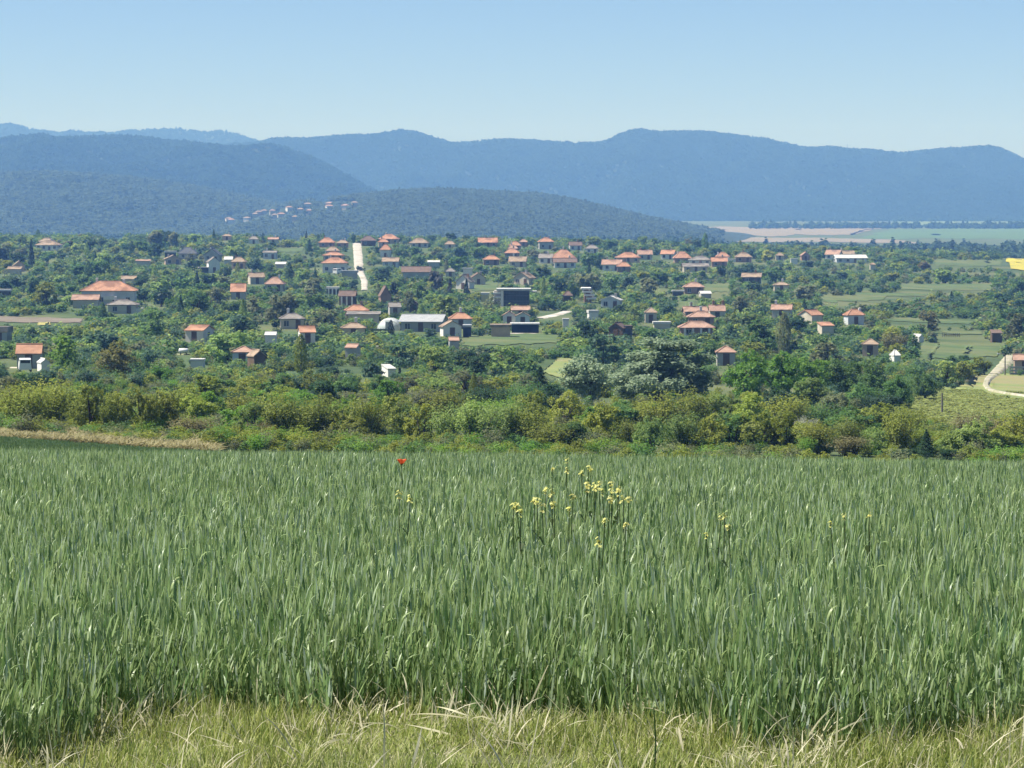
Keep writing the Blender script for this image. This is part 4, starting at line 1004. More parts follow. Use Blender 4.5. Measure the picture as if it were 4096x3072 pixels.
# vehicles and a tank
def vehicle(name, label, cat, px, row, L, W_, Hh, paint, yaw, van=False, start=300):
    X, d, Z = ground_at(px, row, start)
    r = obj(name, None, loc=(X, d, Z + 0.3)); r.rotation_euler = (0, 0, R(yaw)); tag(r, label, cat)
    if van: prof = [(-L / 2, 0.35), (-L / 2, Hh - 0.1), (-L / 2 + 0.2, Hh), (L / 2 - 1.5, Hh), (L / 2 - 0.8, Hh * 0.62), (L / 2 - 0.05, Hh * 0.5), (L / 2, 0.35)]
    else: prof = [(-L / 2, 0.35), (-L / 2 + 0.05, Hh * 0.62), (-L / 2 + 0.5, Hh * 0.66), (-L / 2 + 1.1, Hh), (0.3, Hh), (1.1, Hh * 0.66), (L / 2 - 0.1, Hh * 0.55), (L / 2, 0.35)]
    n = len(prof); b = MB()
    b.add([(x, -W_ / 2 * (0.86 if z > Hh * 0.7 else 1), z) for x, z in prof] + [(x, W_ / 2 * (0.86 if z > Hh * 0.7 else 1), z) for x, z in prof],
          [tuple(range(n))] + [tuple(range(2 * n - 1, n - 1, -1))] + [(i, i + n, (i + 1) % n + n, (i + 1) % n) for i in range(n)])
    obj('body', b.mesh('body', M[paint]), r)
    for s in (-1, 1):
        b = MB(); b.box(-L * 0.28, L * 0.12, s * W_ * 0.455 - 0.02, s * W_ * 0.455 + 0.02, Hh * 0.7, Hh * 0.92); obj('side_window', b.mesh('side_window', M['glass']), r)
    b = MB(); e = -L / 2 + (-0.012 if van else 0.78); b.box(e, e + 0.03, -W_ * 0.38, W_ * 0.38, Hh * 0.68, Hh * 0.9); obj('rear_window', b.mesh('rear_window', M['glass']), r)
    for sx in (-0.32, 0.3):
        for s in (-1, 1):
            b = MB(); b.tube([(L * sx, s * W_ * 0.36, 0.32), (L * sx, s * W_ * 0.505, 0.32)], [0.32, 0.32], 12); wh = obj('wheel', b.mesh('wheel', M['rubber']), r)
            b = MB(); b.tube([(L * sx, s * W_ * 0.5, 0.32), (L * sx, s * W_ * 0.515, 0.32)], [0.18, 0.18], 10); obj('rim', b.mesh('rim', M['frame']), wh)
vehicle('car', 'dark car on the pale concrete street', 'car', 1438, 1085, 4.2, 1.75, 1.45, 'paint_dark', 92)
vehicle('van', 'white van parked below the white two-storey house', 'van', 1354, 1100, 5.0, 1.95, 2.1, 'paint_white', 60, True)
vehicle('car', 'white car parked beside the white two-storey house', 'car', 1386, 1080, 4.2, 1.75, 1.45, 'paint_white', 20)
vehicle('van', 'white van parked below the orange barn', 'van', 100, 1494, 4.6, 1.8, 1.9, 'paint_white', 100, True)
r, d, k = place('water_tank', 'rounded white tank on dark stand beside the pale yard path', 'tank', 734, 1420)
b = MB(); b.tube([(-0.85, 0, 0.75), (-0.8, 0, 0.75), (-0.7, 0, 0.75), (0.7, 0, 0.75), (0.8, 0, 0.75), (0.85, 0, 0.75)], [0.1, 0.3, 0.42, 0.42, 0.3, 0.1], 14); obj('drum', b.mesh('drum', M['paint_white'], True), r)
for sx in (-0.5, 0.5):
    b = MB(); b.box(sx - 0.08, sx + 0.08, -0.35, 0.35, -0.3, 0.42); obj('leg', b.mesh('leg', M['paint_dark']), r)
RECT.append((715, 752, 1400, 1424, d))

# ------------------------------------------------------------------ trees and shrubs
def crown_pts(shape, g, n):
    if shape in ('round', 'loose', 'bush'):
        nl = {'round': 11, 'loose': 16, 'bush': 14}[shape]
        C = []
        for i in range(nl):
            p = g.normal(size=3); p /= np.linalg.norm(p); q = g.uniform(0.25, 1.0) ** 0.5
            if shape == 'round': c = (p[0] * 0.30 * q, p[1] * 0.30 * q, 0.47 + p[2] * 0.32 * q); r = g.uniform(0.16, 0.25)
            elif shape == 'loose': c = (p[0] * 0.34 * q, p[1] * 0.34 * q, 0.47 + p[2] * 0.37 * q); r = g.uniform(0.13, 0.21)
            else: c = (p[0] * 0.36 * q, p[1] * 0.36 * q, 0.38 + p[2] * 0.36 * q); r = g.uniform(0.15, 0.24)
            C.append((*c, r))
        C = np.array(C); w = C[:, 3] ** 2; k = g.choice(nl, n, p=w / w.sum())
        # secondary clumps on each lobe give uneven edges and gaps
        sub = g.normal(size=(nl, 9, 3)); sub /= np.linalg.norm(sub, axis=2, keepdims=True)
        s = sub[k, g.integers(0, 9, n)]
        e = g.normal(size=(n, 3)); e /= np.linalg.norm(e, axis=1, keepdims=True)
        P = C[k, :3] + (s * 0.72 + e * 0.42 * g.uniform(0.3, 1, (n, 1))) * C[k, 3:4] * np.array([1, 1, 0.85])
        P[:, 2] = np.maximum(P[:, 2], 0.03 + 0.05 * g.random(n))
        return P, C
    if shape == 'cone':
        nt_ = 13; P = []; 
        t = g.uniform(0, 1, n) ** 0.75; lv = np.floor(t * nt_) / nt_; a = g.uniform(0, 6.283, n)
        arms = 0.75 + 0.25 * np.cos(a * 5 + lv * 40)
        r = 0.5 * (0.06 + lv) * arms * g.uniform(0.25, 1, n) ** 0.5
        z = 1.0 - 0.9 * lv - 0.05 * g.random(n) - r * 0.16
        return np.stack([r * np.cos(a), r * np.sin(a), z], -1), np.array([[0, 0, 0.9, .1]])
    if shape == 'column':
        t = g.uniform(0, 1, n); a = g.uniform(0, 6.283, n); r = 0.5 * np.sin(np.pi * np.clip(t, 0, 1) ** 0.75) ** 0.6 * g.uniform(0.55, 1, n) * (0.85 + 0.15 * np.sin(a * 3 + t * 9))
        return np.stack([r * np.cos(a), r * np.sin(a), 0.04 + 0.95 * t], -1), np.array([[0, 0, 0.9, .1]])
    if shape == 'spray':
        nr = 46; a = g.uniform(0, 6.283, nr); lean = g.uniform(0.0, 0.50, nr) ** 0.8 * 0.9; L = g.uniform(0.62, 1.0, nr); b0 = g.uniform(0, 0.16, nr)
        k = g.integers(0, nr, n); t = g.uniform(0.12, 1, n) ** 0.8
        r = b0[k] + lean[k] * t ** 1.3 * 0.75
        sp = 0.030 + 0.035 * t
        P = np.stack([r * np.cos(a[k]), r * np.sin(a[k]), L[k] * t * (1 - 0.35 * lean[k] * t)], -1) + g.normal(size=(n, 3)) * sp[:, None]
        P[:, 2] = np.maximum(P[:, 2], 0.02)
        rods = [[(b0[i] * math.cos(a[i]), b0[i] * math.sin(a[i]), 0.0), ((b0[i] + lean[i] * 0.3) * math.cos(a[i]), (b0[i] + lean[i] * 0.3) * math.sin(a[i]), L[i] * 0.5), ((b0[i] + lean[i] * 0.72) * math.cos(a[i]), (b0[i] + lean[i] * 0.72) * math.sin(a[i]), L[i] * 0.95 * (1 - 0.35 * lean[i]))] for i in range(nr)]
        return P, rods
LOD = dict(far=(560, 0.125), mid=(1700, 0.070), near=(5600, 0.038), big=(26000, 0.026))
DENS = dict(round=1.0, loose=0.8, bush=1.0, cone=0.9, column=0.9, spray=0.75)
KIND = {}
def tree_kind(shape, lod, i):
    key = (shape, lod, i)
    if key in KIND: return KIND[key]
    g = np.random.default_rng(hash((shape == 'round', len(shape), lod == 'far', i, ord(shape[0]), ord(lod[0]))) % 2 ** 31)
    n, s = LOD[lod]; n = int(n * DENS[shape])
    Pt, C = crown_pts(shape, g, n)
    v, q = leaf_cloud(Pt, s, g)
    cm = np_mesh('crown', v, q, M['leaf_mid'])
    b = MB(); sides = 5 if lod == 'far' else 7
    if shape in ('round', 'loose'):
        b.tube([(0, 0, -0.04), (0.012, 0.0, 0.12), (-0.008, 0.01, 0.30), (0.0, 0.0, 0.52)], [0.042, 0.032, 0.026, 0.014], sides)
        for c in C[:7 if lod != 'far' else 4]:
            z0 = g.uniform(0.16, 0.36)
            b.tube([(0, 0, z0), (c[0] * 0.55, c[1] * 0.55, z0 + (c[2] - z0) * 0.6), (c[0], c[1], c[2])], [0.018, 0.012, 0.004], 4 if lod == 'far' else 5)
    elif shape == 'bush':
        for c in C[:8 if lod != 'far' else 4]:
            b.tube([(c[0] * 0.15, c[1] * 0.15, -0.04), (c[0] * 0.6, c[1] * 0.6, c[2] * 0.55), (c[0], c[1], c[2])], [0.020, 0.013, 0.004], 4)
    elif shape == 'spray':
        for rd in C[:46 if lod in ('near',) else 14]:
            b.tube(rd, [0.010, 0.006, 0.002], 3)
    else:
        b.tube([(0, 0, -0.04), (0, 0, 0.5), (0, 0, 0.97)], [0.035, 0.02, 0.004], sides)
        for j in range(10 if lod != 'far' else 4):
            a = j * 2.4; t = 0.15 + 0.07 * j; rr = 0.42 * (1 - t) * (1 if shape == 'cone' else 0.7)
            b.tube([(0, 0, 1 - 0.9 * (1 - t)), (rr * math.cos(a), rr * math.sin(a), 1 - 0.9 * (1 - t) - rr * 0.15)], [0.010, 0.003], 4)
    KIND[key] = (b.mesh('trunk', M['bark']), cm)
    return KIND[key]

TREES = []      # records, labelled afterwards
def plant(shape, palette, px, base, w, h, name=None, label=None, short=None, start=150.0, cat=None, bark='bark'):
    """w, h in photograph pixels"""
    X, d, Z = ground_at(px, base, start)
    k = d / F
    lod = 'big' if w > 330 else 'near' if d < 470 else 'mid' if d < 900 else 'far'
    tm, cm = tree_kind(shape, lod, random.randrange(4) if lod != 'big' else 0)
    small = h * k < 4.2 and shape in ('bush', 'spray')
    name = name or ('conifer' if shape == 'cone' else 'cypress' if shape == 'column' else 'shrub' if (small or shape in ('spray', 'bush')) else 'leafy_tree')
    r = obj(name, None, loc=(X, d, Z - 0.05))
    r.rotation_euler = (0, 0, random.uniform(0, 6.28)); r.empty_display_size = 0.5
    sx = w * k / (0.95 if shape in ('round', 'loose', 'bush') else 1.0); sz = h * k / (0.97)
    for nm, me, mat in (('trunk' if name not in ('shrub', 'hedge_bush') else 'stems', tm, M[bark]), ('crown' if name not in ('shrub', 'hedge_bush') else 'foliage', cm, M['leaf_' + palette])):
        o = obj(nm, me, r); o.scale = (sx, sx, sz)
        o.material_slots[0].link = 'OBJECT'; o.material_slots[0].material = mat
    TREES.append(dict(o=r, px=px, base=base, w=w, h=h, pal=palette, shape=shape, name=name, label=label, mh=h * k, cat=cat or {'conifer': 'conifer', 'cypress': 'cypress', 'shrub': 'shrub'}.get(name, 'tree'), d=d))
    if short: LAND.append((short, px - w / 2, px + w / 2, base - h, base))
    return r

P_ = plant
# prominent ones in the village
P_('cone', 'conifer', 125, 1070, 44, 108, label='tall dark spruce beside the tiered white house', short='tall dark spruce')
P_('round', 'conifer', 14, 1058, 70, 76)
P_('round', 'dark', 132, 1188, 62, 80)
P_('round', 'dark', 358, 1012, 80, 62); P_('round', 'mid', 566, 1016, 76, 60)
P_('round', 'grey', 628, 1000, 88, 88); P_('round', 'grey', 698, 1000, 62, 84); P_('loose', 'dark', 660, 990, 50, 78)
P_('round', 'bluegreen', 1018, 1088, 68, 76); P_('round', 'dark', 900, 1130, 72, 84)
P_('cone', 'conifer', 1225, 972, 24, 46); P_('round', 'dark', 1182, 1168, 46, 44); P_('round', 'dark', 876, 1304, 56, 48); P_('cone', 'dark', 854, 1276, 44, 46)
P_('column', 'conifer', 1657, 962, 38, 60, label='tall dark rounded cypress standing on the village skyline', short='skyline cypress')
P_('round', 'dusk', 1752, 1176, 92, 122, label='large dull purplish tree without fresh leaves in the village middle', short='dull purplish tree')
P_('cone', 'dusk', 1800, 1186, 44, 70)
P_('cone', 'conifer', 1866, 1184, 44, 66); P_('round', 'conifer', 1578, 1200, 44, 84); P_('round', 'bluegreen', 1408, 1162, 64, 58)
P_('round', 'bluegreen', 1760, 1050, 40, 44); P_('round', 'bluegreen', 1842, 1050, 92, 76, label='broad blue-green domed tree near the crest right of the cypress', short='blue-green domed tree'); P_('round', 'bluegreen', 1906, 1000, 56, 40)
P_('round', 'dark', 2236, 1186, 70, 98, label='large dark rounded tree right of the grey school block', short='large dark tree'); P_('loose', 'mid', 2296, 1206, 62, 106)
P_('round', 'mid', 2434, 1012, 100, 66, label='broad round green tree on the crest right of the stacked roofs'); P_('round', 'mid', 2396, 1050, 54, 46); P_('round', 'mid', 2500, 1010, 66, 40)
P_('round', 'dark', 2884, 1118, 46, 68); P_('loose', 'pale', 2536, 1304, 84, 96, label='pale green willow-like tree beside the brown field hut'); P_('round', 'bluegreen', 2668, 1284, 104, 88, label='broad blue-green tree left of the double-roofed house', short='broad blue-green tree')
P_('round', 'olive', 3068, 1052, 78, 62); P_('column', 'conifer', 1564, 1352, 34, 72, label='small dark cypress in front of the greenhouse tunnel', short='small dark cypress')
P_('round', 'bluegreen', 1722, 1380, 84, 78); P_('column', 'dark', 1346, 1300, 18, 44)
P_('round', 'rust', 3697, 1084, 56, 52, label='rusty brown bush alone at the village end', name='shrub'); P_('loose', 'brown', 3714, 1332, 104, 96); P_('round', 'grey', 3728, 1370, 58, 54)
P_('spray', 'brown', 3560, 1418, 90, 92); P_('spray', 'brown', 3600, 1412, 80, 84); P_('round', 'mid', 3654, 1408, 66, 82); P_('loose', 'grey', 4056, 1384, 120, 140); P_('loose', 'mid', 4110, 1330, 110, 120)
P_('round', 'mid', 3276, 1046, 34, 38); P_('loose', 'grey', 1640, 1250, 84, 92); P_('loose', 'grey', 1966, 1250, 80, 74); P_('round', 'dark', 1944, 1286, 70, 44); P_('round', 'dark', 2130, 1280, 50, 52)
P_('loose', 'pale', 1730, 1246, 110, 80); P_('round', 'dark', 1450, 1226, 66, 56); P_('loose', 'grey', 760, 1052, 62, 44); P_('loose', 'pale', 935, 1024, 100, 66)
P_('round', 'dark', 562, 1160, 80, 62); P_('loose', 'pale', 640, 1180, 110, 80); P_('round', 'dark', 652, 1160, 70, 60)
P_('round', 'dark', 1480, 960, 40, 40); P_('loose', 'dark', 1412, 980, 24, 54)
# the taller trees down in the valley
P_('round', 'silverdark', 2630, 1640, 540, 318, name='leafy_tree', label='huge spreading silvery green tree in the valley', short='huge silvery tree')
P_('round', 'silver', 2365, 1622, 300, 235, label='pale silvery tree left of the huge spreading one', short='pale silvery tree')
P_('cone', 'dark', 2160, 1622, 180, 152, label='small dark spreading conifer left of the silvery trees', short='small spreading conifer')
for px, bs, w, h, p in ((2975, 1622, 230, 256, 'bright'), (3105, 1612, 230, 236, 'bright'), (3230, 1600, 220, 205, 'bright'), (3360, 1600, 230, 196, 'mid'), (3478, 1612, 190, 178, 'mid'), (3250, 1668, 200, 170, 'pale'), (3420, 1668, 210, 158, 'mid'), (3545, 1690, 170, 132, 'bluegreen'),
                        (3600, 1650, 160, 172, 'mid'), (3700, 1604, 160, 150, 'mid'), (3790, 1548, 120, 110, 'pale'), (3850, 1530, 110, 100, 'olive'), (3920, 1500, 110, 84, 'olive'), (3830, 1470, 120, 60, 'mid')):
    P_('round' if p != 'pale' else 'loose', p, px, bs, w, h)
P_('loose', 'bronze', 480, 1530, 220, 190, label='bronze-brown leaved tree rising above the hedge', short='bronze-brown tree')
P_('round', 'dark', 556, 1534, 110, 104); P_('loose', 'bright', 268, 1500, 180, 170, label='bright green upright tree left of the bronze-brown one', short='bright upright tree')
P_('bush', 'dark', 6, 1560, 90, 118); P_('bush', 'bright', 640, 1546, 150, 120); P_('bush', 'dark', 820, 1546, 130, 90)
# hedge at the end of the field
P_('spray', 'olive', 90, 1738, 270, 210); P_('spray', 'olive', 200, 1732, 210, 232); P_('bush', 'dark', 212, 1732, 110, 122); P_('bush', 'olive', 40, 1736, 180, 130)
for px, p, w, h in ((360, 'olive', 170, 226), (470, 'yellow', 180, 216), (560, 'olive', 170, 232), (655, 'olive', 180, 226), (420, 'olive', 150, 190), (610, 'yellow', 140, 184)):
    P_('loose', p, px, 1742 + px * 0.01, w, h, name='fruit_tree', cat='fruit tree')
P_('spray', 'brown', 780, 1764, 230, 110); P_('bush', 'yellow', 780, 1716, 230, 170); P_('bush', 'bright', 970, 1745, 210, 180); P_('spray', 'brown', 1040, 1772, 140, 100)
P_('bush', 'blossom', 962, 1760, 64, 46, label='small white-blossomed shrub at the field edge below the dark hedge bush'); P_('bush', 'yellow', 1130, 1640, 150, 122); P_('spray', 'brown', 1108, 1570, 110, 84)
P_('bush', 'blossom', 2345, 1797, 120, 44, label='low white-blossomed shrub at the field edge in the middle'); P_('spray', 'blossom', 3228, 1745, 110, 88, label='pale bleached dead shrub in the hedge below the bright trees'); P_('spray', 'blossom', 2250, 1652, 200, 74, label='wide greyish white shrub below the small spreading conifer')
P_('bush', 'dark', 2868, 1812, 96, 86, label='small dark green bush at the field edge below the huge silvery tree'); P_('cone', 'dark', 3705, 1836, 120, 118, label='low dark juniper at the field edge', name='conifer'); P_('bush', 'dark', 3640, 1838, 170, 66); P_('bush', 'dark', 3790, 1840, 120, 56)
P_('spray', 'yellow', 1330, 1776, 130, 104); P_('spray', 'yellow', 1450, 1776, 130, 110); P_('spray', 'yellow', 1500, 1776, 90, 80)
P_('column', 'olive', 1895, 1610, 44, 120); P_('spray', 'olive', 2660, 1770, 250, 220, label='fan-shaped olive shrub standing before the huge silvery tree', short='fan-shaped olive shrub')
P_('spray', 'dusk', 1800, 1782, 40, 90); P_('spray', 'brown', 2745, 1690, 90, 70); P_('spray', 'brown', 3390, 1826, 210, 90); P_('spray', 'brown', 4000, 1790, 200, 140); P_('spray', 'brown', 3880, 1760, 180, 120)

hp = ['olive', 'olive', 'yellow', 'bright', 'olive', 'pale', 'olive', 'yellow', 'mid', 'pale']
NAMEH = [None]
def hedge(rowf, x0, x1, step, wr, hr, seed, pals, shapes, skip=()):
    g = random.Random(seed); x = x0
    while x < x1:
        w = g.uniform(*wr); h = g.uniform(*hr)
        if not any(a < x < b for a, b in skip):
            sh = g.choice(shapes)
            P_(sh, g.choice(pals), x, rowf(x) + g.uniform(-10, 10), w, h, name='hedge_bush' if sh != 'loose' else 'hedge_tree', cat='bush' if sh != 'loose' else 'tree')
        x += step * g.uniform(0.75, 1.25)
hedge(lambda x: 1748 + 0.0215 * x, 1010, 4300, 104, (150, 250), (130, 225), 3, hp, ['bush', 'spray', 'bush', 'spray'], skip=((2300, 2400), (2840, 2900), (3640, 3780)))
hedge(lambda x: 1688 + 0.018 * x, -120, 4300, 118, (150, 260), (120, 195), 4, ['olive', 'yellow', 'bright', 'mid', 'olive', 'pale'], ['bush', 'spray', 'loose'], skip=((330, 690), (3640, 3990)))
hedge(lambda x: 1630 + 0.012 * x, -120, 3600, 128, (150, 250), (90, 160), 5, ['olive', 'mid', 'bright', 'pale', 'dark', 'grey'], ['bush', 'loose', 'spray'], skip=((2230, 2880),))
hedge(lambda x: 1576 + 0.008 * x, -120, 3500, 124, (130, 230), (80, 140), 6, ['mid', 'pale', 'bluegreen', 'grey', 'mid', 'olive'], ['bush', 'loose', 'round'], skip=((180, 620), (2230, 3500)))
hedge(lambda x: 1745 + 0.018 * x, 3600, 4300, 90, (110, 190), (70, 130), 8, ['olive', 'brown', 'brown', 'yellow'], ['spray', 'bush'])

# garden trees filling the village, kept clear of what the photograph shows in the open
AREA = []
for r0, a, b_ in ((974, 1402, 1450), (1000, 1404, 1453), (1033, 1408, 1456), (1084, 1412, 1460), (1110, 1430, 1466), (1140, 1440, 1474)):
    AREA.append((a, b_, r0, r0 + 26))
for q in ((1870, 2220, 1345, 1380), (3690, 3990, 1372, 1432), (0, 320, 1268, 1292), (1886, 1990, 1132, 1160), (2822, 2906, 1138, 1166), (2720, 2776, 1206, 1228), (3955, 4060, 1426, 1505), (4015, 4200, 1024, 1080), (1120, 1205, 992, 1005),
          (3430, 3700, 1174, 1186), (3570, 3880, 1276, 1296), (3300, 3540, 1184, 1204), (3740, 4000, 1044, 1062), (3610, 3950, 1138, 1156), (3770, 3930, 1326, 1342), (2185, 2290, 1440, 1505), (3880, 4200, 1508, 1600), (3760, 4200, 1560, 1650), (3680, 3900, 1600, 1660), (1690, 1860, 1300, 1325), (2160, 2276, 1246, 1275), (40, 110, 1468, 1478)):
    AREA.append(q)
g = random.Random(12)
occ = [(t['px'], t['base'], t['w'], t['h']) for t in TREES]
nt_, ns_ = 0, 0
cand = []
for i in range(9000):
    row = 938 + (1560 - 938) * g.random() ** 1.25
    px = g.uniform(-60, 4160)
    cand.append((row, px))
for row, px in cand:
    crest = 966 + 12 * (px / 2048) if px < 2048 else 978 + 78 * ((px - 2048) / 2048)
    if row < crest - 14: continue
    X, d, Z = ground_at(px, row)
    if d > 1950: continue
    right = px > 3050 and row < 1360
    shrub = g.random() < (0.72 if right else 0.42)
    if row > 1500 and 2230 < px < 3600: continue
    mw = g.uniform(3.0, 5.6) if shrub else g.uniform(5.5, 10.5)
    mhh = mw * g.uniform(0.6, 0.85) if shrub else mw * g.uniform(0.62, 0.92)
    if right: mhh *= 0.8
    w, h = mw * F / d, mhh * F / d
    bad = False
    for (a, b_, t, bs, hd) in RECT:
        if d < hd + 1 and px + w * 0.42 > a and px - w * 0.42 < b_ and row - h < bs - 0.40 * (bs - t) and row > t: bad = True; break
        if abs(px - (a + b_) / 2) < (b_ - a) / 2 + w * 0.3 and -3 < d - hd < 11: bad = True; break
    for (a, b_, t, bs) in AREA:
        if px + w * 0.44 > a and px - w * 0.44 < b_ and row > t and row - h * 0.96 < bs: bad = True; break
    if bad: continue
    for (ox, ob, ow, oh) in occ:
        if abs(px - ox) < 0.36 * (w + ow) * 0.72 and abs(row - ob) < 0.17 * (h + oh): bad = True; break
    if bad: continue
    if shrub and ns_ >= 275 or (not shrub and nt_ >= 275): continue
    if right: pl = g.choice(['mid', 'mid', 'olive', 'pale', 'dark', 'grey', 'mid', 'bluegreen'])
    elif row > 1380: pl = g.choice(['mid', 'pale', 'pale', 'olive', 'grey', 'mid', 'bluegreen', 'dark'])
    else: pl = g.choice(['mid', 'mid', 'mid', 'dark', 'bluegreen', 'pale', 'olive', 'grey', 'dark', 'pale'])
    sh = g.choice(['bush', 'bush', 'spray']) if shrub else g.choice(['round', 'loose', 'round', 'loose', 'round', 'cone'] if g.random() < 0.25 else ['round', 'loose', 'round', 'loose', 'round', 'column'] if g.random() < 0.4 else ['round', 'loose'])
    if sh == 'column': w *= 0.42; h *= 1.25
    if sh == 'cone': pl = 'dark'; w *= 0.55
    P_(sh, pl, px, row, w, h)
    occ.append((px, row, w, h))
    if shrub: ns_ += 1
    else: nt_ += 1
print('filled', nt_, ns_)

# say which one each is
SHAPEWORD = dict(round='round-crowned', loose='loose-crowned', bush='bushy', cone='pointed', column='narrow', spray='twiggy')
seen = {}
for t in TREES:
    if t['label']: continue
    cx, cyy = t['px'], t['base'] - t['h'] / 2
    best = min(LAND, key=lambda L: math.hypot(max(L[1] - cx, 0, cx - L[2]), 1.3 * max(L[3] - cyy, 0, cyy - L[4])) + 0.15 * math.hypot(cx - (L[1] + L[2]) / 2, cyy - (L[3] + L[4]) / 2))
    dx = cx - (best[1] + best[2]) / 2; dy = cyy - (best[3] + best[4]) / 2
    nx = abs(dx) / max(20, (best[2] - best[1]) / 2); ny = abs(dy) / max(15, (best[4] - best[3]) / 2)
    rel = ('right of' if dx > 0 else 'left of') if nx >= ny else ('below' if dy > 0 else 'above')
    size = 'small' if t['mh'] < 3.0 else 'tall' if t['mh'] > 6.8 else ''
    word = {'conifer': 'conifer', 'cypress': 'cypress', 'shrub': 'shrub', 'fruit_tree': 'fruit tree', 'hedge_bush': 'hedge bush', 'hedge_tree': 'hedge tree'}.get(t['name'], 'tree')
    t['key'] = ' '.join(('%s %s %s %s %s the %s' % (size, PALWORD[t['pal']], SHAPEWORD[t['shape']], word, rel, best[0])).split())
    seen.setdefault(t['key'], []).append(t)
ORD = ['', 'second', 'third', 'fourth', 'fifth', 'sixth', 'seventh', 'eighth', 'ninth', 'tenth', 'eleventh', 'twelfth', 'thirteenth', 'fourteenth', 'fifteenth']
for k_, ts in seen.items():
    ts.sort(key=lambda t: t['px'])
    for i, t in enumerate(ts):
        if len(ts) == 1: t['label'] = k_
        elif len(ts) == 2: t['label'] = ('left-hand ' if i == 0 else 'right-hand ') + k_
        else: t['label'] = ('leftmost ' if i == 0 else 'rightmost ' if i == len(ts) - 1 else ORD[min(i, 14)] + ' from left, ') + k_
for t in TREES:
    grp = {'shrub': 'shrubs of the gardens and hedges', 'conifer': 'conifers of the village', 'cypress': 'cypresses of the village', 'fruit_tree': 'fruit trees along the field', 'hedge_bush': 'bushes of the field hedge', 'hedge_tree': 'small trees of the field hedge'}.get(t['name'], 'leafy trees of the valley')
    tag(t['o'], t['label'], t['cat'], grp)

# low garden growth between the trees, nobody could count it
def blob(name, seed, n, s, mat):
    g2 = np.random.default_rng(seed); Pt, _ = crown_pts('bush' if seed % 3 else 'spray', g2, n)
    v, q = leaf_cloud(Pt, s, g2); return np_mesh(name, v, q, mat)
def undergrowth(name, n, d0, d1, size, protos, label, seed, thin):
    g2 = np.random.default_rng(seed)
    px = g2.uniform(-500, 4600, n); d = d0 * (d1 / d0) ** g2.random(n)
    x = (px - 2048) / F * d; z = zg(x, d)
    s = g2.uniform(size[0], size[1], n)
    row = 1536 + F * np.tan(np.arctan(-z / d) - PITCH)
    w = s * F / d; keep = fbm(x / 23.0, d / 60.0, seed, 3) > thin
    for (a, b_, t, bs, hd) in RECT:
        front = (d < hd + 1) & (px + w * .5 > a) & (px - w * .5 < b_) & (row - w * .75 < bs - 0.12 * (bs - t)) & (row > t)
        inside = (px > a - w * .3) & (px < b_ + w * .3) & (d - hd > -2) & (d - hd < 11)
        keep &= ~(front | inside)
    for (a, b_, t, bs) in AREA:
        keep &= ~((px + w * .5 > a) & (px - w * .5 < b_) & (row > t) & (row - w * .7 < bs))
    k = keep
    scatter(name, np.stack([x, d, z - 0.05], -1)[k], rz(int(k.sum())), np.stack([s, s, s * g2.uniform(0.55, 0.9, n)], -1)[k], protos, label, 'undergrowth')
ug = [blob('garden_shrub', 200 + i, 150, 0.17, M['leaf_' + p]) for i, p in enumerate(['mid', 'mid', 'olive', 'mid', 'bluegreen', 'dark', 'grey', 'pale'])]
undergrowth('garden_growth', 23000, 560, 1900, (1.6, 4.4), ug, 'low garden growth filling the village between trees', 5, -0.16)
undergrowth('crest_growth', 5200, 1560, 1960, (2.6, 6.2), ug, 'trees and bushes massed along the village skyline', 15, -0.16)
ug2 = [blob('valley_shrub', 300 + i, 500, 0.09, M['leaf_' + p]) for i, p in enumerate(['mid', 'pale', 'olive', 'bluegreen', 'mid', 'grey'])]
undergrowth('valley_growth', 4200, 400, 640, (1.4, 3.4), ug2, 'scrub filling the valley below the village', 6, -0.08)
ug3 = [blob('hedge_shrub', 400 + i, 1100, 0.055, M['leaf_' + p]) for i, p in enumerate(['olive', 'olive', 'bright', 'mid', 'olive', 'grey', 'mid'])]
undergrowth('hedge_growth', 3600, 205, 430, (1.0, 2.4), ug3, 'brambles and scrub filling the hedge', 7, -0.12)

# rough grass on the open slope
gg = np.random.default_rng(21); n = 9000
px = gg.uniform(3600, 4500, n); d = gg.uniform(270, 480, n); x = (px - 2048) / F * d; z = zg(x, d)
row = 1536 + F * np.tan(np.arctan(-z / d) - PITCH)
keep = np.zeros(n, bool)
for (a, b_, t, bs) in ((3800, 4500, 1508, 1600), (3720, 4500, 1550, 1700), (3640, 4500, 1590, 1720)): keep |= (px > a) & (px < b_) & (row > t) & (row < bs)
trk = [(4046, 1422), (4010, 1468), (3980, 1496), (3950, 1522), (3942, 1545), (3962, 1566), (4010, 1576), (4080, 1586), (4200, 1600)]
for (a0, b0), (a1, b1) in zip(trk, trk[1:]):
    for q in np.linspace(0, 1, 12): keep &= (np.abs(px - a0 - (a1 - a0) * q) > 18) | (np.abs(row - b0 - (b1 - b0) * q - 4) > 9)
M['slope_leaf'] = leaf('slope_grass', (0.19, 0.23, 0.06), (0.36, 0.39, 0.13), 0.4, 0.7, 0.1, 0.2)
sg = [blob('slope_tuft', 600 + 3 * i, 70, 0.30, M['slope_leaf']) for i in range(4)]
k = keep; s_ = gg.uniform(0.6, 1.4, n)
scatter('slope_grass_tufts', np.stack([x, d, z], -1)[k], rz(int(k.sum())), np.stack([s_, s_, s_ * 0.35], -1)[k], sg, 'rough yellow-green grass on the open slope', 'grass')
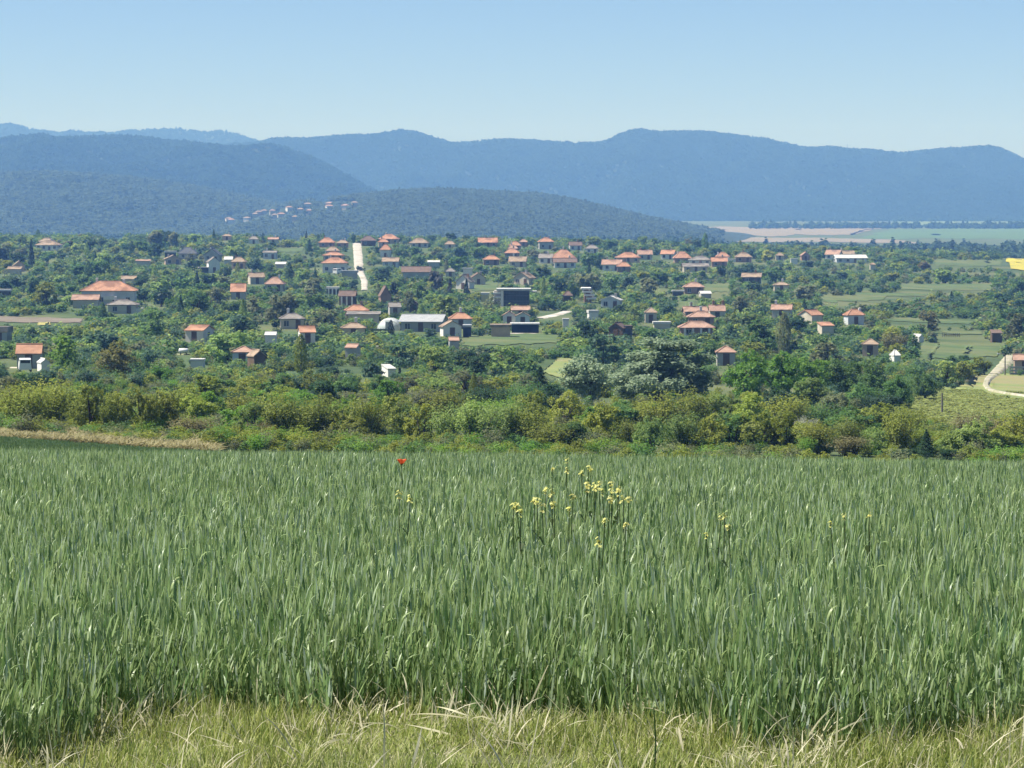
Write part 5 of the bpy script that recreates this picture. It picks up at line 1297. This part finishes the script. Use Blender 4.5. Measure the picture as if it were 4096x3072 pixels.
# ------------------------------------------------------------------ the wheat field
def blades(spec, nseg=5):
    """spec rows: base xyz, azimuth, length, width, lean0, curl, twist -> quads; arrays"""
    S = np.asarray(spec, float); n = len(S)
    t = np.linspace(0, 1, nseg + 1)
    ang = S[:, 6:7] + S[:, 7:8] * t[None, :] ** 1.6            # angle from vertical along the blade
    dl = S[:, 4:5] / nseg
    mid = (ang[:, :-1] + ang[:, 1:]) / 2
    hz_ = np.concatenate([np.zeros((n, 1)), np.cumsum(np.sin(mid) * dl, 1)], 1); vz = np.concatenate([np.zeros((n, 1)), np.cumsum(np.cos(mid) * dl, 1)], 1)
    ca, sa = np.cos(S[:, 3:4]), np.sin(S[:, 3:4])
    c = np.stack([S[:, 0:1] + hz_ * ca, S[:, 1:2] + hz_ * sa, S[:, 2:3] + vz], -1)
    wd = S[:, 5:6] * np.array([0.55, 0.95, 1.0, 0.85, 0.55, 0.05])[None, :nseg + 1] / 2
    tw = S[:, 8:9] * t[None, :]
    side = np.stack([-sa * np.cos(tw), ca * np.cos(tw), np.sin(tw) * np.ones_like(ca)], -1)
    L = c - side * wd[..., None]; Rr = c + side * wd[..., None]
    v = np.stack([L, Rr], 2).reshape(n, -1, 3)
    q = np.array([[2 * i, 2 * i + 1, 2 * i + 3, 2 * i + 2] for i in range(nseg)])
    Q = (q[None] + (np.arange(n) * 2 * (nseg + 1))[:, None, None]).reshape(-1, 4)
    return v.reshape(-1, 3), Q
def wheat_clump(seed, plants, rad, hgt=0.33, mat='wheat', wide=1.0):
    g = np.random.default_rng(seed); sp = []
    for p in range(plants):
        bx, by = g.uniform(-rad, rad, 2); H_ = hgt * g.uniform(0.8, 1.12); tiltx, tilty = g.normal(0, 0.05, 2)
        sp.append((bx, by, 0, g.uniform(0, 6.28), H_ * 0.86, 0.007 * wide, abs(g.normal(0, 0.06)), 0.06, 0))
        nl = 7; a0 = g.uniform(0, 6.28)
        for i in range(nl):
            zz = H_ * (0.10 + 0.76 * i / (nl - 1)); last = i == nl - 1
            sp.append((bx + tiltx * zz, by + tilty * zz, zz, a0 + math.pi * i + g.normal(0, 0.5), g.uniform(0.058, 0.108), g.uniform(0.0050, 0.0088) * wide, g.uniform(0.03, 0.28), g.choice([0.05, 0.15, 0.3, 0.8, 1.9], p=[.3, .35, .2, .09, .06]), g.normal(0, 0.9)))
    v, q = blades(sp)
    return np_mesh('wheat_clump', v, q, M[mat])
wp = [wheat_clump(i, 14, 0.085) for i in range(12)]
def rows_of(d0, d1, sp, margin, slope=0.17):
    out = []
    d = d0
    while d < d1:
        W = margin + slope * d; n = int(2 * W / sp)
        xs = np.linspace(-W, W, n) + rng.uniform(-sp * .5, sp * .5, n); ys = d + rng.uniform(-sp * .5, sp * .5, n)
        out.append(np.stack([xs, ys], -1)); d += sp
    return np.concatenate(out)
p = rows_of(EDGE - 1.6, 46, 0.10, 3.0)
def edge_of(x): return EDGE + 1.0 * fbm(x * 1.1, x * 0 + 3.0, 9, 5) * 2.2 + 0.42 * np.clip(x + 0.25, -2.5, 0) + 0.30 * np.clip(x - 0.3, 0, 1.6)
edge = edge_of(p[:, 0])
p = p[p[:, 1] > edge]
lush = fbm(p[:, 0] / 1.6, p[:, 1] / 2.6, 77, 4)
n = len(p); rot = rz(n); rot[:, :2] = rng.normal(0, 0.07, (n, 2))
near_edge = np.clip(0.6 + (p[:, 1] - edge_of(p[:, 0])) / 1.2, 0.6, 1)
sc_ = rng.uniform(0.86, 1.12, n) * (1 + 0.30 * lush) * near_edge
scatter('wheat', np.stack([p[:, 0], p[:, 1], zg(p[:, 0], p[:, 1])], -1), rot, np.stack([np.ones(n), np.ones(n), sc_], -1), wp, 'dense green young wheat covering the near field', 'wheat')
wf = [wheat_clump(100 + i, 60, 0.5, mat='wheat_far', wide=2.6) for i in range(6)]
p = rows_of(46, 191, 0.75, 5, 0.2); n = len(p); rot = rz(n)
scatter('far_wheat', np.stack([p[:, 0], p[:, 1], zg(p[:, 0], p[:, 1])], -1), rot, rng.uniform(0.85, 1.1, n), wf, 'smooth dark green wheat on the far part of the field', 'wheat')

# verge grass in front
def tuft(seed, nb, h, w, mat, flat=0.0):
    g = np.random.default_rng(seed); sp = []
    for i in range(nb):
        sp.append((*g.uniform(-0.05, 0.05, 2), 0, g.uniform(0, 6.28), h * g.uniform(0.5, 1.25), w * g.uniform(0.6, 1.3), g.uniform(0.02, 0.45) + flat, g.uniform(0.1, 1.1), g.normal(0, 0.8)))
    v, q = blades(sp); return np_mesh('tuft', v, q, M[mat])
gp = [tuft(i, 18, 0.062, 0.0036, 'grass') for i in range(8)]
p = rows_of(6.8, 11.6, 0.042, 2.6); e = edge_of(p[:, 0])
p = p[p[:, 1] < e + rng.uniform(-0.1, 0.7, len(p))]; n = len(p); rot = rz(n); rot[:, :2] = rng.normal(0, 0.12, (n, 2))
hh = 0.8 + 0.7 * np.clip(1 - np.abs(p[:, 1] - edge_of(p[:, 0]) - 0.1) / 0.7, 0, 1) + 2.2 * fbm(p[:, 0] * 2.6, p[:, 1] * 2.6, 31, 3) + rng.uniform(-0.25, 0.35, n)
scatter('verge_grass', np.stack([p[:, 0], p[:, 1], zg(p[:, 0], p[:, 1])], -1), rot, np.stack([np.ones(n), np.ones(n), np.clip(hh, 0.4, 2.4)], -1), gp, 'short yellow-green verge grass along the front of the field', 'grass')
stp = [tuft(60 + i, 9, 0.105, 0.0038, 'straw', 0.35) for i in range(6)]
p = rows_of(8.0, 12.6, 0.06, 2.6); e = edge_of(p[:, 0])
pr = np.exp(-((p[:, 1] - e - 0.05) / 0.40) ** 2) * 1.0 * np.clip(0.55 + 2.6 * fbm(p[:, 0] * 0.9, p[:, 1] * 1.2, 55, 3), 0, 1) + 0.07
p = p[rng.random(len(p)) < pr]; n = len(p); rot = rz(n); rot[:, :2] = rng.normal(0, 0.35, (n, 2))
scatter('dry_straw', np.stack([p[:, 0], p[:, 1], zg(p[:, 0], p[:, 1]) + 0.01], -1), rot, rng.uniform(0.7, 1.7, n), stp, 'pale dry straw tangled along the wheat edge', 'straw')
# dry grass on the bank under the fruit trees
bp = [tuft(80 + i, 40, 0.35, 0.03, 'drygrass') for i in range(4)]
bpx = rows_of(193, 231, 0.55, 3, 0.2); bpx = bpx[bpx[:, 0] / bpx[:, 1] < (850 - 2048) / F]; n = len(bpx)
scatter('bank_grass', np.stack([bpx[:, 0], bpx[:, 1], zg(bpx[:, 0], bpx[:, 1]) + 0.1], -1), rz(n), np.stack([rng.uniform(3, 6, n), rng.uniform(3, 6, n), rng.uniform(0.8, 1.6, n)], -1), bp, 'dry grass on the bank below the hedge', 'grass')

# ------------------------------------------------------------------ flowers and weeds standing in the crop
def in_crop(px, row, hgt):
    """place in the field where something hgt tall shows its top at this photograph position"""
    u, s = ray(px, row); d = np.linspace(9, 45, 2000); gap = -s * d - zg(u * d, d) - hgt
    i = int(np.argmax(gap <= 0)) if (gap <= 0).any() else len(d) - 1
    return u * d[i], d[i], float(zg(u * d[i], d[i]))
def yellow_head(seed):
    g = np.random.default_rng(seed); b = MB()
    for f in range(9):
        a = g.uniform(0, 6.28); r = g.uniform(0.0, 0.030); z = g.uniform(-0.035, 0.02); c = Vector((r * math.cos(a), r * math.sin(a), z)); nrm = Vector((math.cos(a) * 0.6, math.sin(a) * 0.6, 0.8)).normalized(); u = nrm.orthogonal().normalized(); v = nrm.cross(u)
        for k in range(4):
            q = k * math.pi / 2; e = u * math.cos(q) + v * math.sin(q); s_ = nrm.cross(e)
            b.add([c, c + e * 0.008 + s_ * 0.006 + nrm * 0.003, c + e * 0.016 + nrm * 0.001, c + e * 0.008 - s_ * 0.006 + nrm * 0.003], [(0, 1, 2, 3)])
    return b.mesh('flower_head', M['petal_yellow'])
yh = [yellow_head(i) for i in range(4)]
def stem_mesh(h, leaves=4, seed=0):
    g = random.Random(seed); b = MB(); b.tube([(0, 0, -0.02), (0.006, 0.004, h * 0.5), (0, 0, h)], [0.0035, 0.003, 0.002], 5)
    for i in range(leaves):
        a = i * 2.3 + seed; z = h * (0.2 + 0.16 * i); l = 0.09 * (1 - 0.12 * i)
        b.add([(0, 0, z), (l * 0.5 * math.cos(a) - 0.012 * math.sin(a), l * 0.5 * math.sin(a) + 0.012 * math.cos(a), z + 0.035), (l * math.cos(a), l * math.sin(a), z + 0.03), (l * 0.5 * math.cos(a) + 0.012 * math.sin(a), l * 0.5 * math.sin(a) - 0.012 * math.cos(a), z + 0.035)], [(0, 1, 2, 3)])
    return b.mesh('stem', M['stalk'])
st_y = [stem_mesh(0.52, 4, i) for i in range(3)]
FL = [(2252, 1832), (2217, 1867), (2257, 1872), (2358, 1862), (2352, 1885), (2311, 1941), (2364, 1932), (2376, 1926), (2405, 1929), (2437, 1953), (2452, 1947), (2471, 1923), (2493, 1959), (2496, 1988), (2528, 1982), (2428, 1990), (2176, 1947), (2214, 1956),
      (2264, 1972), (2158, 1994), (2173, 1991), (2214, 2003), (2179, 2014), (2064, 2014), (2073, 2038), (2108, 2014), (2270, 2023), (2399, 2067), (2406, 2154), (1585, 1967), (1620, 1985), (2487, 2091), (2858, 2050), (2887, 2053), (2928, 2091), (2852, 2126), (3396, 2053), (3472, 2044), (3363, 2079), (2362, 1872), (2368, 1940), (2445, 1960)]
FL.sort()
for i, (px, row) in enumerate(FL):
    X, Y, Z = in_crop(px, row, 0.53)
    r = obj('yellow_wildflower', None, loc=(X, Y, Z)); r.rotation_euler = (random.uniform(-.08, .08), random.uniform(-.08, .08), random.uniform(0, 6.28))
    if px < 1700: lab = ('left' if px < 1600 else 'right') + ' one of two yellow wildflowers below the red poppy'
    elif px > 3300: lab = ('left', 'middle', 'right')[[3363, 3396, 3472].index(px)] + ' one of three small yellow wildflowers far right in the wheat'
    elif px > 2800: lab = ('leftmost', 'second', 'third', 'rightmost')[[2852, 2858, 2887, 2928].index(px)] + ' of four yellow wildflowers right of the main flower patch'
    else: lab = 'yellow wildflower in the loose patch in the middle of the wheat'
    tag(r, lab, 'wildflower', 'yellow wildflowers in the wheat')
    obj('stem', st_y[i % 3], r); h_ = obj('flower_head', yh[i % 4], r, (0, 0, 0.52)); h_.scale = (0.55, 0.55, 0.62) if px < 2800 else (0.4, 0.4, 0.45)
# poppy
X, Y, Z = in_crop(1606, 1845, 0.54)
r = obj('poppy', None, loc=(X, Y, Z)); tag(r, 'single red poppy standing above the wheat near the field edge', 'poppy'); obj('stem', st_y[0], r)
b = MB()
for k in range(4):
    a = k * math.pi / 2; n_ = 6; rowv = []
    for j in range(4):
        rr = 0.003 + 0.0085 * j; z = 0.52 + (0.0, 0.010, 0.020, 0.030)[j]
        rowv.append([(rr * math.cos(a + (q / (n_ - 1) - 0.5) * 1.75), rr * math.sin(a + (q / (n_ - 1) - 0.5) * 1.75), z + 0.003 * math.sin(q * 2.1 + k)) for q in range(n_)])
    b.add([p_ for r_ in rowv for p_ in r_], [(j * n_ + q, j * n_ + q + 1, (j + 1) * n_ + q + 1, (j + 1) * n_ + q) for j in range(3) for q in range(n_ - 1)])
obj('petals', b.mesh('petals', M['petal_red']), r)
b = MB(); b.tube([(0, 0, 0.52), (0, 0, 0.532), (0, 0, 0.54)], [0.006, 0.009, 0.004], 8); obj('seed_head', b.mesh('seed_head', M['stalk']), r)
# a thin weed stalk in the verge
X, Y, Z = in_crop(2615, 2830, 0.2); r = obj('weed', None, loc=(X, Y, Z)); tag(r, 'thin dark weed stalk standing upright in the verge grass', 'weed')
obj('stem', stem_mesh(0.2, 0, 4), r)
v, q = blades([(0, 0, 0.05, 0.6, 0.07, 0.006, 0.4, 0.4, 0.3), (0, 0, 0.1, 3.4, 0.06, 0.006, 0.4, 0.4, 0.3)]); obj('leaf', np_mesh('leaf', v, q, M['stalk']), r)
